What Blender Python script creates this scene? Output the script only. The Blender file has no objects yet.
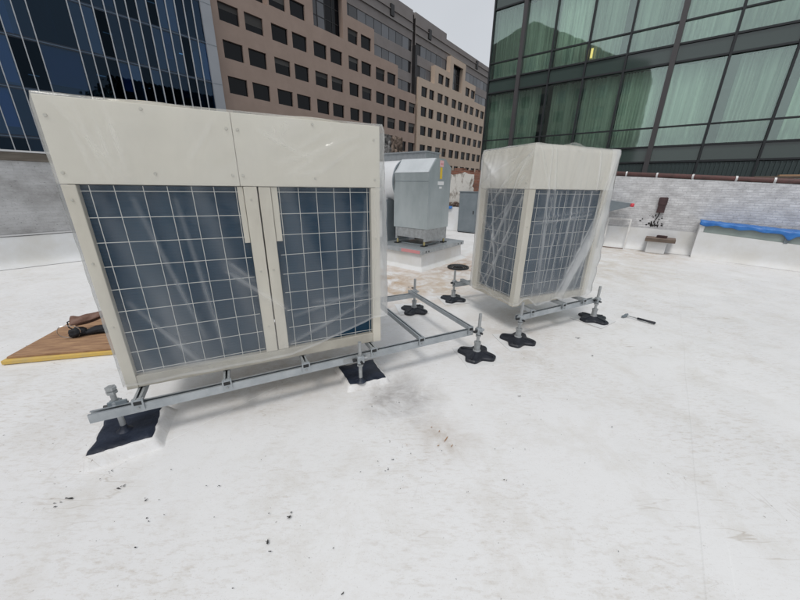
import bpy, math, random
from math import sin, cos, pi, radians, sqrt, atan2
from mathutils import Matrix, Vector, noise
random.seed(11)
R = random.Random(5)
scene = bpy.context.scene
COL = scene.collection

# ------------------------------------------------------------------ camera
FPX, PITCH, ROLL, CAMH = 317.17, 0.3451, -0.0151, 1.6353
cd = bpy.data.cameras.new('camera'); cam = bpy.data.objects.new('camera', cd); COL.objects.link(cam)
cd.sensor_fit = 'HORIZONTAL'; cd.sensor_width = 36.0; cd.lens = 36.0 * FPX / 800.0
cd.clip_start = 0.05; cd.clip_end = 3000
Xv = Vector((1, 0, 0)); Uv = Vector((0, sin(PITCH), cos(PITCH))); Bv = Vector((0, -cos(PITCH), sin(PITCH)))
rt = Xv * cos(ROLL) - Uv * sin(ROLL); up = Xv * sin(ROLL) + Uv * cos(ROLL)
cam.matrix_world = Matrix(((rt.x, up.x, Bv.x, 0), (rt.y, up.y, Bv.y, 0), (rt.z, up.z, Bv.z, CAMH), (0, 0, 0, 1)))
scene.camera = cam

# ------------------------------------------------------------------ light
SUN_EL, SUN_AZ = radians(62), radians(245)          # azimuth of the sun measured from +X
w = bpy.data.worlds.new('World'); scene.world = w; w.use_nodes = True
nt = w.node_tree; nt.nodes.clear()
sky = nt.nodes.new('ShaderNodeTexSky'); sky.sky_type = 'NISHITA'; sky.sun_disc = False
sky.sun_elevation = SUN_EL; sky.sun_rotation = pi / 2 - SUN_AZ
sky.air_density = 1.0; sky.dust_density = 4.0; sky.ozone_density = 1.0
hs = nt.nodes.new('ShaderNodeHueSaturation'); hs.inputs['Saturation'].default_value = 0.30
mx = nt.nodes.new('ShaderNodeMix'); mx.data_type = 'RGBA'; mx.inputs[0].default_value = 0.72
mx.inputs[7].default_value = (7.6, 7.95, 8.45, 1)     # even cloud deck
ntc = nt.nodes.new('ShaderNodeTexCoord'); nz = nt.nodes.new('ShaderNodeTexNoise'); nz.inputs['Scale'].default_value = 2.2; nz.inputs['Detail'].default_value = 5
nr = nt.nodes.new('ShaderNodeMapRange'); nr.inputs[3].default_value = 0.86; nr.inputs[4].default_value = 1.12
ml = nt.nodes.new('ShaderNodeMix'); ml.data_type = 'RGBA'; ml.blend_type = 'MULTIPLY'; ml.inputs[0].default_value = 1
bg = nt.nodes.new('ShaderNodeBackground'); bg.inputs[1].default_value = 0.108
wo = nt.nodes.new('ShaderNodeOutputWorld')
L = nt.links.new
L(sky.outputs[0], hs.inputs['Color']); L(hs.outputs[0], mx.inputs[6])
L(ntc.outputs['Generated'], nz.inputs['Vector']); L(nz.outputs[0], nr.inputs[0])
L(mx.outputs[2], ml.inputs[6]); L(nr.outputs[0], ml.inputs[7]); L(ml.outputs[2], bg.inputs[0]); L(bg.outputs[0], wo.inputs[0])
sd = bpy.data.lights.new('sun', 'SUN'); sd.energy = 1.35; sd.angle = radians(16); sd.color = (1, 0.97, 0.93)
so = bpy.data.objects.new('sun', sd); COL.objects.link(so)
sdir = Vector((cos(SUN_EL) * cos(SUN_AZ), cos(SUN_EL) * sin(SUN_AZ), sin(SUN_EL)))
so.rotation_euler = sdir.to_track_quat('Z', 'Y').to_euler(); so.location = (0, 0, 60)
vs = scene.view_settings; vs.view_transform = 'Standard'; vs.look = 'None'; vs.gamma = 1; vs.use_curve_mapping = False
vs.exposure = -0.16
scene.render.engine = 'CYCLES'; scene.cycles.use_denoising = True
scene.cycles.max_bounces = 10; scene.cycles.transparent_max_bounces = 16
try: scene.cycles.denoiser = 'OPENIMAGEDENOISE'
except Exception: pass

# ------------------------------------------------------------------ frames of the place
G = 0.8993                       # street grid: T runs away to the right, N away to the left
Tx, Ty = cos(G), sin(G); Nx, Ny = -sin(G), cos(G)
def TN(t, n, z=0.0): return (t * Tx + n * Nx, t * Ty + n * Ny, z)
YL = G                           # local x = T, local y = N   (things facing -N)
YR = G - pi / 2                  # local x = -N, local y = T  (things facing -T)

# ------------------------------------------------------------------ mesh builder
class MB:
    def __init__(s): s.v = []; s.f = []
    def add(s, vs, fs):
        o = len(s.v); s.v += [tuple(p) for p in vs]; s.f += [tuple(i + o for i in f) for f in fs]; return s
    def box(s, x0, x1, y0, y1, z0, z1):
        return s.add([(x0,y0,z0),(x1,y0,z0),(x1,y1,z0),(x0,y1,z0),(x0,y0,z1),(x1,y0,z1),(x1,y1,z1),(x0,y1,z1)],
                     [(0,3,2,1),(4,5,6,7),(0,1,5,4),(1,2,6,5),(2,3,7,6),(3,0,4,7)])
    def obox(s, c, d, yaw=0, tilt=0):
        m = Matrix.Translation(c) @ Matrix.Rotation(yaw, 4, 'Z') @ Matrix.Rotation(tilt, 4, 'Y')
        a, b, e = d[0]/2, d[1]/2, d[2]/2
        P = [(-a,-b,-e),(a,-b,-e),(a,b,-e),(-a,b,-e),(-a,-b,e),(a,-b,e),(a,b,e),(-a,b,e)]
        return s.add([m @ Vector(p) for p in P], [(0,3,2,1),(4,5,6,7),(0,1,5,4),(1,2,6,5),(2,3,7,6),(3,0,4,7)])
    def cyl(s, p0, p1, r0, r1=None, n=14, cap=True):
        r1 = r0 if r1 is None else r1
        p0, p1 = Vector(p0), Vector(p1); a = (p1 - p0).normalized()
        u = a.orthogonal().normalized(); v = a.cross(u)
        vs = [p0 + (u * cos(2*pi*i/n) + v * sin(2*pi*i/n)) * r0 for i in range(n)] + [p1 + (u * cos(2*pi*i/n) + v * sin(2*pi*i/n)) * r1 for i in range(n)]
        fs = [(i, (i+1) % n, n + (i+1) % n, n + i) for i in range(n)]
        if cap: fs += [tuple(reversed(range(n))), tuple(range(n, 2*n))]
        return s.add(vs, fs)
    def path(s, pts, r, n=8):
        for a, b in zip(pts[:-1], pts[1:]): s.cyl(a, b, r, n=n)
        return s
    def prism(s, poly, vec):
        n = len(poly); v = Vector(vec)
        vs = [Vector(p) for p in poly] + [Vector(p) + v for p in poly]
        return s.add(vs, [tuple(reversed(range(n))), tuple(range(n, 2*n))] + [(i, (i+1) % n, n + (i+1) % n, n + i) for i in range(n)])
    def lathe(s, prof, c=(0,0,0), n=24):
        vs = []; m = len(prof)
        for i in range(n):
            a = 2*pi*i/n
            vs += [(c[0] + r*cos(a), c[1] + r*sin(a), c[2] + z) for r, z in prof]
        fs = [(i*m+j, ((i+1) % n)*m+j, ((i+1) % n)*m+j+1, i*m+j+1) for i in range(n) for j in range(m-1)]
        return s.add(vs, fs)
    def quad(s, *p): return s.add(p, [tuple(range(len(p)))])
    def grid(s, fn, nu, nv):
        vs = [fn(i/nu, j/nv) for j in range(nv+1) for i in range(nu+1)]
        return s.add(vs, [(j*(nu+1)+i, j*(nu+1)+i+1, (j+1)*(nu+1)+i+1, (j+1)*(nu+1)+i) for j in range(nv) for i in range(nu)])
    def mesh(s, name, m, smooth=False):
        me = bpy.data.meshes.new(name); me.from_pydata(s.v, [], s.f); me.update()
        if m is not None: me.materials.append(m)
        if smooth: me.polygons.foreach_set('use_smooth', [True] * len(me.polygons))
        return me
    def build(s, name, m, parent=None, smooth=False, bevel=0, auto=False):
        o = bpy.data.objects.new(name, s.mesh(name, m, smooth)); COL.objects.link(o)
        if parent is not None: o.parent = parent
        if bevel:
            b = o.modifiers.new('bevel', 'BEVEL'); b.width = bevel; b.segments = 2; b.limit_method = 'ANGLE'; b.angle_limit = radians(40)
        return o
def inst(name, me, parent, loc=(0,0,0), rot=0.0):
    o = bpy.data.objects.new(name, me); COL.objects.link(o); o.parent = parent; o.location = loc; o.rotation_euler = (0, 0, rot); return o
def tag(o, label, cat, group=None):
    o['label'] = label; o['category'] = cat
    if group: o['group'] = group
    return o
def thing(name, label, cat, loc=(0,0,0), yaw=0.0, group=None):
    o = bpy.data.objects.new(name, None); COL.objects.link(o); o.location = loc; o.rotation_euler = (0, 0, yaw); o.empty_display_size = 0.2
    return tag(o, label, cat, group)
def place(o, loc, yaw=0.0): o.location = loc; o.rotation_euler = (0, 0, yaw); return o

# ------------------------------------------------------------------ materials
def nodes(name):
    m = bpy.data.materials.new(name); m.use_nodes = True; t = m.node_tree; t.nodes.clear()
    return m, t, t.nodes.new, t.links.new
def mat(name, base, rough=0.5, metal=0.0, spec=0.5, var=None, vscale=4.0, vmap=(1,1,1), bump=0.0, bscale=40.0, bmap=(1,1,1), rnd=0.0, coat=0.0, lo=0.35, hi=0.65, rvar=0.0):
    m, t, n, l = nodes(name)
    o = n('ShaderNodeOutputMaterial'); p = n('ShaderNodeBsdfPrincipled'); l(p.outputs[0], o.inputs[0])
    p.inputs['Roughness'].default_value = rough; p.inputs['Metallic'].default_value = metal; p.inputs['Specular IOR Level'].default_value = spec
    p.inputs['Coat Weight'].default_value = coat
    tc = n('ShaderNodeTexCoord'); col = None
    p.inputs['Base Color'].default_value = (*base, 1)
    if var is not None:
        mp = n('ShaderNodeMapping'); mp.inputs['Scale'].default_value = vmap; l(tc.outputs['Object'], mp.inputs['Vector'])
        z = n('ShaderNodeTexNoise'); z.inputs['Scale'].default_value = vscale; z.inputs['Detail'].default_value = 7; z.inputs['Roughness'].default_value = 0.62; l(mp.outputs[0], z.inputs['Vector'])
        r = n('ShaderNodeMapRange'); r.inputs[1].default_value = lo; r.inputs[2].default_value = hi; l(z.outputs[0], r.inputs[0])
        x = n('ShaderNodeMix'); x.data_type = 'RGBA'; x.inputs[6].default_value = (*base, 1); x.inputs[7].default_value = (*var, 1); l(r.outputs[0], x.inputs[0]); col = x.outputs[2]
        if rvar:
            rr = n('ShaderNodeMapRange'); rr.inputs[3].default_value = rough; rr.inputs[4].default_value = rough + rvar; l(r.outputs[0], rr.inputs[0]); l(rr.outputs[0], p.inputs['Roughness'])
    if rnd:
        oi = n('ShaderNodeObjectInfo'); rr = n('ShaderNodeMapRange'); rr.inputs[3].default_value = 1 - rnd; rr.inputs[4].default_value = 1 + rnd; l(oi.outputs['Random'], rr.inputs[0])
        x2 = n('ShaderNodeMix'); x2.data_type = 'RGBA'; x2.blend_type = 'MULTIPLY'; x2.inputs[0].default_value = 1
        if col: l(col, x2.inputs[6])
        else: x2.inputs[6].default_value = (*base, 1)
        l(rr.outputs[0], x2.inputs[7]); col = x2.outputs[2]
    if col: l(col, p.inputs['Base Color'])
    if bump:
        mp = n('ShaderNodeMapping'); mp.inputs['Scale'].default_value = bmap; l(tc.outputs['Object'], mp.inputs['Vector'])
        z = n('ShaderNodeTexNoise'); z.inputs['Scale'].default_value = bscale; z.inputs['Detail'].default_value = 5; l(mp.outputs[0], z.inputs['Vector'])
        b = n('ShaderNodeBump'); b.inputs['Strength'].default_value = bump; b.inputs['Distance'].default_value = 0.02; l(z.outputs[0], b.inputs['Height']); l(b.outputs[0], p.inputs['Normal'])
    return m

def brick_mat(name, c1, c2, mortar, var, sx=1.0, varscale=1.2, rough=0.85, strength=0.5):
    m, t, n, l = nodes(name)
    o = n('ShaderNodeOutputMaterial'); p = n('ShaderNodeBsdfPrincipled'); l(p.outputs[0], o.inputs[0]); p.inputs['Roughness'].default_value = rough
    tc = n('ShaderNodeTexCoord'); sp = n('ShaderNodeSeparateXYZ'); l(tc.outputs['Object'], sp.inputs[0])
    ad = n('ShaderNodeMath'); ad.operation = 'ADD'; l(sp.outputs[0], ad.inputs[0]); l(sp.outputs[1], ad.inputs[1])
    cb = n('ShaderNodeCombineXYZ'); l(ad.outputs[0], cb.inputs[0]); l(sp.outputs[2], cb.inputs[1])
    wz = n('ShaderNodeTexNoise'); wz.inputs['Scale'].default_value = 6; l(tc.outputs['Object'], wz.inputs['Vector'])
    wm = n('ShaderNodeVectorMath'); wm.operation = 'MULTIPLY_ADD'; l(wz.outputs['Color'], wm.inputs[0]); wm.inputs[1].default_value = (0.03, 0.03, 0); l(cb.outputs[0], wm.inputs[2])
    b = n('ShaderNodeTexBrick'); l(wm.outputs[0], b.inputs['Vector'])
    b.inputs['Scale'].default_value = 1.0; b.inputs['Brick Width'].default_value = 0.185 * sx; b.inputs['Row Height'].default_value = 0.060 * sx; b.inputs['Mortar Size'].default_value = 0.008; b.inputs['Mortar Smooth'].default_value = 0.4
    b.inputs['Color1'].default_value = (*c1, 1); b.inputs['Color2'].default_value = (*c2, 1); b.inputs['Mortar'].default_value = (*mortar, 1); b.inputs['Bias'].default_value = 0
    mp = n('ShaderNodeMapping'); mp.inputs['Scale'].default_value = (1, 1, 1.6); l(tc.outputs['Object'], mp.inputs['Vector'])
    z = n('ShaderNodeTexNoise'); z.inputs['Scale'].default_value = varscale; z.inputs['Detail'].default_value = 9; z.inputs['Roughness'].default_value = 0.68; l(mp.outputs[0], z.inputs['Vector'])
    r = n('ShaderNodeMapRange'); r.inputs[1].default_value = 0.42; r.inputs[2].default_value = 0.68; l(z.outputs[0], r.inputs[0])
    x = n('ShaderNodeMix'); x.data_type = 'RGBA'; l(r.outputs[0], x.inputs[0]); l(b.outputs['Color'], x.inputs[6]); x.inputs[7].default_value = (*var, 1)
    z2 = n('ShaderNodeTexNoise'); z2.inputs['Scale'].default_value = 26; z2.inputs['Detail'].default_value = 4; l(mp.outputs[0], z2.inputs['Vector'])
    r2 = n('ShaderNodeMapRange'); r2.inputs[1].default_value = 0.60; r2.inputs[2].default_value = 0.72; r2.inputs[4].default_value = 0.55; l(z2.outputs[0], r2.inputs[0])
    x2 = n('ShaderNodeMix'); x2.data_type = 'RGBA'; l(r2.outputs[0], x2.inputs[0]); l(x.outputs[2], x2.inputs[6]); x2.inputs[7].default_value = (var[0]*0.35, var[1]*0.35, var[2]*0.35, 1)
    l(x2.outputs[2], p.inputs['Base Color'])
    bm = n('ShaderNodeBump'); bm.inputs['Strength'].default_value = strength; bm.inputs['Distance'].default_value = 0.012; bm.invert = True
    sm = n('ShaderNodeMath'); sm.operation = 'ADD'; l(b.outputs['Fac'], sm.inputs[0]); l(z2.outputs[0], sm.inputs[1]); l(sm.outputs[0], bm.inputs['Height']); l(bm.outputs[0], p.inputs['Normal'])
    return m

def membrane_mat():
    m, t, n, l = nodes('white_membrane_roofing')
    o = n('ShaderNodeOutputMaterial'); p = n('ShaderNodeBsdfPrincipled'); l(p.outputs[0], o.inputs[0]); p.inputs['Specular IOR Level'].default_value = 0.35
    tc = n('ShaderNodeTexCoord'); V = tc.outputs['Object']
    def noise_(scale, detail=6, rough=0.6, mapping=None, rot=0, dist=0):
        src = V
        if mapping:
            mp = n('ShaderNodeMapping'); mp.inputs['Scale'].default_value = mapping; mp.inputs['Rotation'].default_value = (0, 0, rot); l(V, mp.inputs['Vector']); src = mp.outputs[0]
        z = n('ShaderNodeTexNoise'); z.inputs['Scale'].default_value = scale; z.inputs['Detail'].default_value = detail; z.inputs['Roughness'].default_value = rough; z.inputs['Distortion'].default_value = dist; l(src, z.inputs['Vector']); return z.outputs[0]
    def rng(x, a, b, c=0.0, d=1.0):
        r = n('ShaderNodeMapRange'); r.inputs[1].default_value = a; r.inputs[2].default_value = b; r.inputs[3].default_value = c; r.inputs[4].default_value = d; l(x, r.inputs[0]); return r.outputs[0]
    def mul(a, b):
        q = n('ShaderNodeMath'); q.operation = 'MULTIPLY'; l(a, q.inputs[0]); l(b, q.inputs[1]); return q.outputs[0]
    def mixc(f, a, col):
        x = n('ShaderNodeMix'); x.data_type = 'RGBA'; l(f, x.inputs[0]); l(a, x.inputs[6]); x.inputs[7].default_value = (*col, 1); return x.outputs[2]
    def spot(x, y, r):
        mp = n('ShaderNodeMapping'); mp.vector_type = 'POINT'; mp.inputs['Location'].default_value = (-x/r, -y/r, 0); mp.inputs['Scale'].default_value = (1/r, 1/r, 1/r); l(V, mp.inputs['Vector'])
        g = n('ShaderNodeTexGradient'); g.gradient_type = 'SPHERICAL'; l(mp.outputs[0], g.inputs['Vector']); return g.outputs[0]
    def line(scale, mapping, rot, half, mask):
        z = noise_(scale, 3, 0.5, mapping, rot); a = n('ShaderNodeMath'); a.operation = 'SUBTRACT'; a.inputs[1].default_value = 0.5; l(z, a.inputs[0])
        b_ = n('ShaderNodeMath'); b_.operation = 'ABSOLUTE'; l(a.outputs[0], b_.inputs[0]); return mul(rng(b_.outputs[0], 0.0, half, 1.0, 0.0), mask)
    c0 = n('ShaderNodeRGB'); c0.outputs[0].default_value = (0.80, 0.797, 0.793, 1); c = c0.outputs[0]
    c = mixc(rng(noise_(0.45, 6, 0.6), 0.40, 0.66, 0, 0.6), c, (0.73, 0.725, 0.725))
    c = mixc(rng(noise_(2.6, 11, 0.74, dist=0.3), 0.49, 0.70, 0, 0.48), c, (0.61, 0.575, 0.52))
    c = mixc(mul(rng(noise_(13, 9, 0.75, (1, 3.2, 1), radians(-30)), 0.50, 0.68, 0, 0.70), rng(noise_(0.9, 4), 0.38, 0.60)), c, (0.54, 0.49, 0.43))
    c = mixc(line(1.3, (1, 7, 1), radians(-38), 0.012, rng(noise_(1.3, 5), 0.54, 0.70, 0, 0.6)), c, (0.42, 0.36, 0.29))
    c = mixc(line(1.0, (6, 1, 1), radians(-20), 0.009, rng(noise_(1.1, 5), 0.56, 0.72, 0, 0.40)), c, (0.40, 0.35, 0.30))
    c = mixc(line(1.7, (1, 5, 1), radians(12), 0.008, rng(noise_(1.6, 5), 0.56, 0.70, 0, 0.35)), c, (0.45, 0.41, 0.36))
    c = mixc(rng(noise_(130, 3), 0.60, 0.72, 0, 0.35), c, (0.45, 0.42, 0.38))
    c = mixc(mul(rng(noise_(46, 3), 0.69, 0.75), rng(noise_(1.1, 3), 0.46, 0.62)), c, (0.18, 0.15, 0.12))
    grain = noise_(3.2, 8, 0.68, dist=0.5)
    for x, y, r, col, k in ((-0.4, 5.6, 1.9, (0.42, 0.27, 0.15), 1.1), (1.5, 6.7, 1.2, (0.36, 0.22, 0.12), 1.2), (0.6, 5.2, 1.2, (0.5, 0.36, 0.22), 0.8), (2.2, 7.6, 1.1, (0.46, 0.3, 0.18), 0.8),
                        (6.4, 8.6, 1.6, (0.5, 0.40, 0.29), 0.9), (4.4, 7.0, 2.2, (0.52, 0.45, 0.35), 0.7), (0.02, 2.18, 0.42, (0.22, 0.20, 0.19), 0.9), (0.33, 1.75, 0.30, (0.34, 0.26, 0.18), 0.6),
                        (-1.0, 2.9, 1.2, (0.45, 0.38, 0.30), 0.8), (1.2, 3.3, 1.0, (0.45, 0.38, 0.30), 0.5)):
        f = mul(rng(spot(x, y, r), 0.0, 0.75, 0, k), rng(grain, 0.36, 0.72))
        c = mixc(f, c, col)
    l(c, p.inputs['Base Color'])
    l(rng(noise_(3, 4), 0.35, 0.7, 0.42, 0.7), p.inputs['Roughness'])
    b = n('ShaderNodeBump'); b.inputs['Strength'].default_value = 0.14; b.inputs['Distance'].default_value = 0.03
    a1 = n('ShaderNodeMath'); a1.operation = 'ADD'; l(noise_(3.5, 5, 0.55), a1.inputs[0]); l(rng(noise_(60, 2), 0, 1, 0, 0.06), a1.inputs[1]); l(a1.outputs[0], b.inputs['Height']); l(b.outputs[0], p.inputs['Normal'])
    return m

def sheet_mat():          # clear-to-milky polythene
    m, t, n, l = nodes('polythene_sheet')
    o = n('ShaderNodeOutputMaterial'); tr = n('ShaderNodeBsdfTransparent'); gl = n('ShaderNodeBsdfGlossy'); df = n('ShaderNodeBsdfDiffuse'); tl = n('ShaderNodeBsdfTranslucent')
    tr.inputs[0].default_value = (0.97, 0.975, 0.975, 1); gl.inputs['Roughness'].default_value = 0.11; df.inputs[0].default_value = (0.93, 0.935, 0.93, 1); tl.inputs[0].default_value = (0.93, 0.935, 0.93, 1)
    tc = n('ShaderNodeTexCoord')
    mp = n('ShaderNodeMapping'); mp.inputs['Scale'].default_value = (2.2, 2.2, 0.42); mp.inputs['Rotation'].default_value = (0.0, 0.28, 0); l(tc.outputs['Object'], mp.inputs['Vector'])
    z = n('ShaderNodeTexNoise'); z.inputs['Scale'].default_value = 2.0; z.inputs['Detail'].default_value = 4; z.inputs['Roughness'].default_value = 0.55; z.inputs['Distortion'].default_value = 0.6; l(mp.outputs[0], z.inputs['Vector'])
    at = n('ShaderNodeAttribute'); at.attribute_name = 'haze'  # milkiness of the film together with painted fold highlights
    r = n('ShaderNodeMapRange'); r.inputs[1].default_value = 0.44; r.inputs[2].default_value = 0.68; r.inputs[3].default_value = 0.0; r.inputs[4].default_value = 0.06; l(z.outputs[0], r.inputs[0])
    ad = n('ShaderNodeMath'); ad.operation = 'ADD'; ad.use_clamp = True; l(r.outputs[0], ad.inputs[0]); l(at.outputs['Fac'], ad.inputs[1])
    m1 = n('ShaderNodeMixShader'); m1.inputs[0].default_value = 0.45; l(df.outputs[0], m1.inputs[1]); l(tl.outputs[0], m1.inputs[2])
    m2 = n('ShaderNodeMixShader'); l(ad.outputs[0], m2.inputs[0]); l(tr.outputs[0], m2.inputs[1]); l(m1.outputs[0], m2.inputs[2])
    lw0 = n('ShaderNodeLayerWeight'); lw0.inputs['Blend'].default_value = 0.5
    lw1 = n('ShaderNodeMath'); lw1.operation = 'POWER'; lw1.inputs[1].default_value = 3.2; l(lw0.outputs['Facing'], lw1.inputs[0])
    lw = n('ShaderNodeMapRange'); lw.inputs[3].default_value = 0.022; lw.inputs[4].default_value = 0.75; l(lw1.outputs[0], lw.inputs[0])
    b = n('ShaderNodeBump'); b.inputs['Strength'].default_value = 0.6; b.inputs['Distance'].default_value = 0.02; l(z.outputs[0], b.inputs['Height']); l(b.outputs[0], gl.inputs['Normal']); l(b.outputs[0], lw0.inputs['Normal'])
    m3 = n('ShaderNodeMixShader'); l(lw.outputs[0], m3.inputs[0]); l(m2.outputs[0], m3.inputs[1]); l(gl.outputs[0], m3.inputs[2]); l(m3.outputs[0], o.inputs[0])
    return m

def glass_mat(name, tint, refl=0.12, rough=0.02, ior=1.5, rnd=0.25, gcol=(1, 1, 1), wob=0.02, grnd=0.0):
    m, t, n, l = nodes(name)
    o = n('ShaderNodeOutputMaterial'); tr = n('ShaderNodeBsdfTransparent'); gl = n('ShaderNodeBsdfGlossy'); gl.inputs['Roughness'].default_value = rough; gl.inputs[0].default_value = (*gcol, 1)
    oi = n('ShaderNodeObjectInfo'); r = n('ShaderNodeMapRange'); r.inputs[3].default_value = 1 - rnd; r.inputs[4].default_value = 1 + rnd; l(oi.outputs['Random'], r.inputs[0])
    x = n('ShaderNodeMix'); x.data_type = 'RGBA'; x.blend_type = 'MULTIPLY'; x.inputs[0].default_value = 1; x.inputs[6].default_value = (*tint, 1); l(r.outputs[0], x.inputs[7]); l(x.outputs[2], tr.inputs[0])
    if grnd:
        g1 = n('ShaderNodeMapRange'); g1.inputs[3].default_value = 1 - grnd; g1.inputs[4].default_value = 1 + 0.3 * grnd; l(oi.outputs['Random'], g1.inputs[0]); g2 = n('ShaderNodeMix'); g2.data_type = 'RGBA'; g2.blend_type = 'MULTIPLY'; g2.inputs[0].default_value = 1; g2.inputs[6].default_value = (*gcol, 1); l(g1.outputs[0], g2.inputs[7]); l(g2.outputs[2], gl.inputs[0])
    f = n('ShaderNodeLayerWeight'); f.inputs['Blend'].default_value = 0.5
    pw_ = n('ShaderNodeMath'); pw_.operation = 'POWER'; pw_.inputs[1].default_value = 4.0; l(f.outputs['Facing'], pw_.inputs[0])
    ad = n('ShaderNodeMapRange'); ad.inputs[3].default_value = refl; ad.inputs[4].default_value = 0.9; l(pw_.outputs[0], ad.inputs[0])
    tc = n('ShaderNodeTexCoord'); z = n('ShaderNodeTexNoise'); z.inputs['Scale'].default_value = 0.9; l(tc.outputs['Object'], z.inputs['Vector'])
    b = n('ShaderNodeBump'); b.inputs['Strength'].default_value = wob; b.inputs['Distance'].default_value = 0.5; l(z.outputs[0], b.inputs['Height']); l(b.outputs[0], gl.inputs['Normal'])
    mxs = n('ShaderNodeMixShader'); l(ad.outputs[0], mxs.inputs[0]); l(tr.outputs[0], mxs.inputs[1]); l(gl.outputs[0], mxs.inputs[2]); l(mxs.outputs[0], o.inputs[0])
    return m

def coil_mat():           # dark blue fin pack: fine horizontal fins, dust streaks
    m, t, n, l = nodes('blue_coil_fins')
    o = n('ShaderNodeOutputMaterial'); p = n('ShaderNodeBsdfPrincipled'); l(p.outputs[0], o.inputs[0]); p.inputs['Roughness'].default_value = 0.42; p.inputs['Specular IOR Level'].default_value = 0.25
    tc = n('ShaderNodeTexCoord')
    wv = n('ShaderNodeTexWave'); wv.wave_type = 'BANDS'; wv.bands_direction = 'Z'; wv.inputs['Scale'].default_value = 16; wv.inputs['Distortion'].default_value = 0.15; l(tc.outputs['Object'], wv.inputs['Vector'])
    mp = n('ShaderNodeMapping'); mp.inputs['Scale'].default_value = (4, 4, 0.4); l(tc.outputs['Object'], mp.inputs['Vector'])
    z = n('ShaderNodeTexNoise'); z.inputs['Scale'].default_value = 2; z.inputs['Detail'].default_value = 5; l(mp.outputs[0], z.inputs['Vector'])
    x = n('ShaderNodeMix'); x.data_type = 'RGBA'; x.inputs[6].default_value = (0.002, 0.026, 0.060, 1); x.inputs[7].default_value = (0.007, 0.052, 0.098, 1); l(z.outputs[0], x.inputs[0])
    x2 = n('ShaderNodeMix'); x2.data_type = 'RGBA'; x2.blend_type = 'MULTIPLY'; x2.inputs[0].default_value = 0.2; l(x.outputs[2], x2.inputs[6]); l(wv.outputs[0], x2.inputs[7]); l(x2.outputs[2], p.inputs['Base Color'])
    b = n('ShaderNodeBump'); b.inputs['Strength'].default_value = 0.15; b.inputs['Distance'].default_value = 0.003; l(wv.outputs[0], b.inputs['Height']); l(b.outputs[0], p.inputs['Normal'])
    return m

def rubble_mat():
    m, t, n, l = nodes('rubble_masonry')
    o = n('ShaderNodeOutputMaterial'); p = n('ShaderNodeBsdfPrincipled'); l(p.outputs[0], o.inputs[0]); p.inputs['Roughness'].default_value = 0.95
    tc = n('ShaderNodeTexCoord'); v = n('ShaderNodeTexVoronoi'); v.inputs['Scale'].default_value = 7; l(tc.outputs['Object'], v.inputs['Vector'])
    sp = n('ShaderNodeSeparateXYZ'); l(tc.outputs['Object'], sp.inputs[0])
    r = n('ShaderNodeMapRange'); r.inputs[1].default_value = 0.55; r.inputs[2].default_value = 0.66; l(sp.outputs[0], r.inputs[0])
    x = n('ShaderNodeMix'); x.data_type = 'RGBA'; l(r.outputs[0], x.inputs[0]); x.inputs[6].default_value = (0.20, 0.19, 0.18, 1); x.inputs[7].default_value = (0.22, 0.12, 0.06, 1)
    x2 = n('ShaderNodeMix'); x2.data_type = 'RGBA'; x2.blend_type = 'OVERLAY'; x2.inputs[0].default_value = 0.9; bwv = n('ShaderNodeRGBToBW'); l(v.outputs['Color'], bwv.inputs[0]); l(x.outputs[2], x2.inputs[6]); l(bwv.outputs[0], x2.inputs[7])
    h = n('ShaderNodeHueSaturation'); h.inputs['Saturation'].default_value = 0.55; l(x2.outputs[2], h.inputs['Color']); l(h.outputs[0], p.inputs['Base Color'])
    b = n('ShaderNodeBump'); b.inputs['Distance'].default_value = 0.08; b.invert = True; l(v.outputs['Distance'], b.inputs['Height']); l(b.outputs[0], p.inputs['Normal'])
    return m

def emit(name, col, s):
    m, t, n, l = nodes(name); o = n('ShaderNodeOutputMaterial'); e = n('ShaderNodeEmission'); e.inputs[0].default_value = (*col, 1); e.inputs[1].default_value = s; l(e.outputs[0], o.inputs[0]); return m

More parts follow.
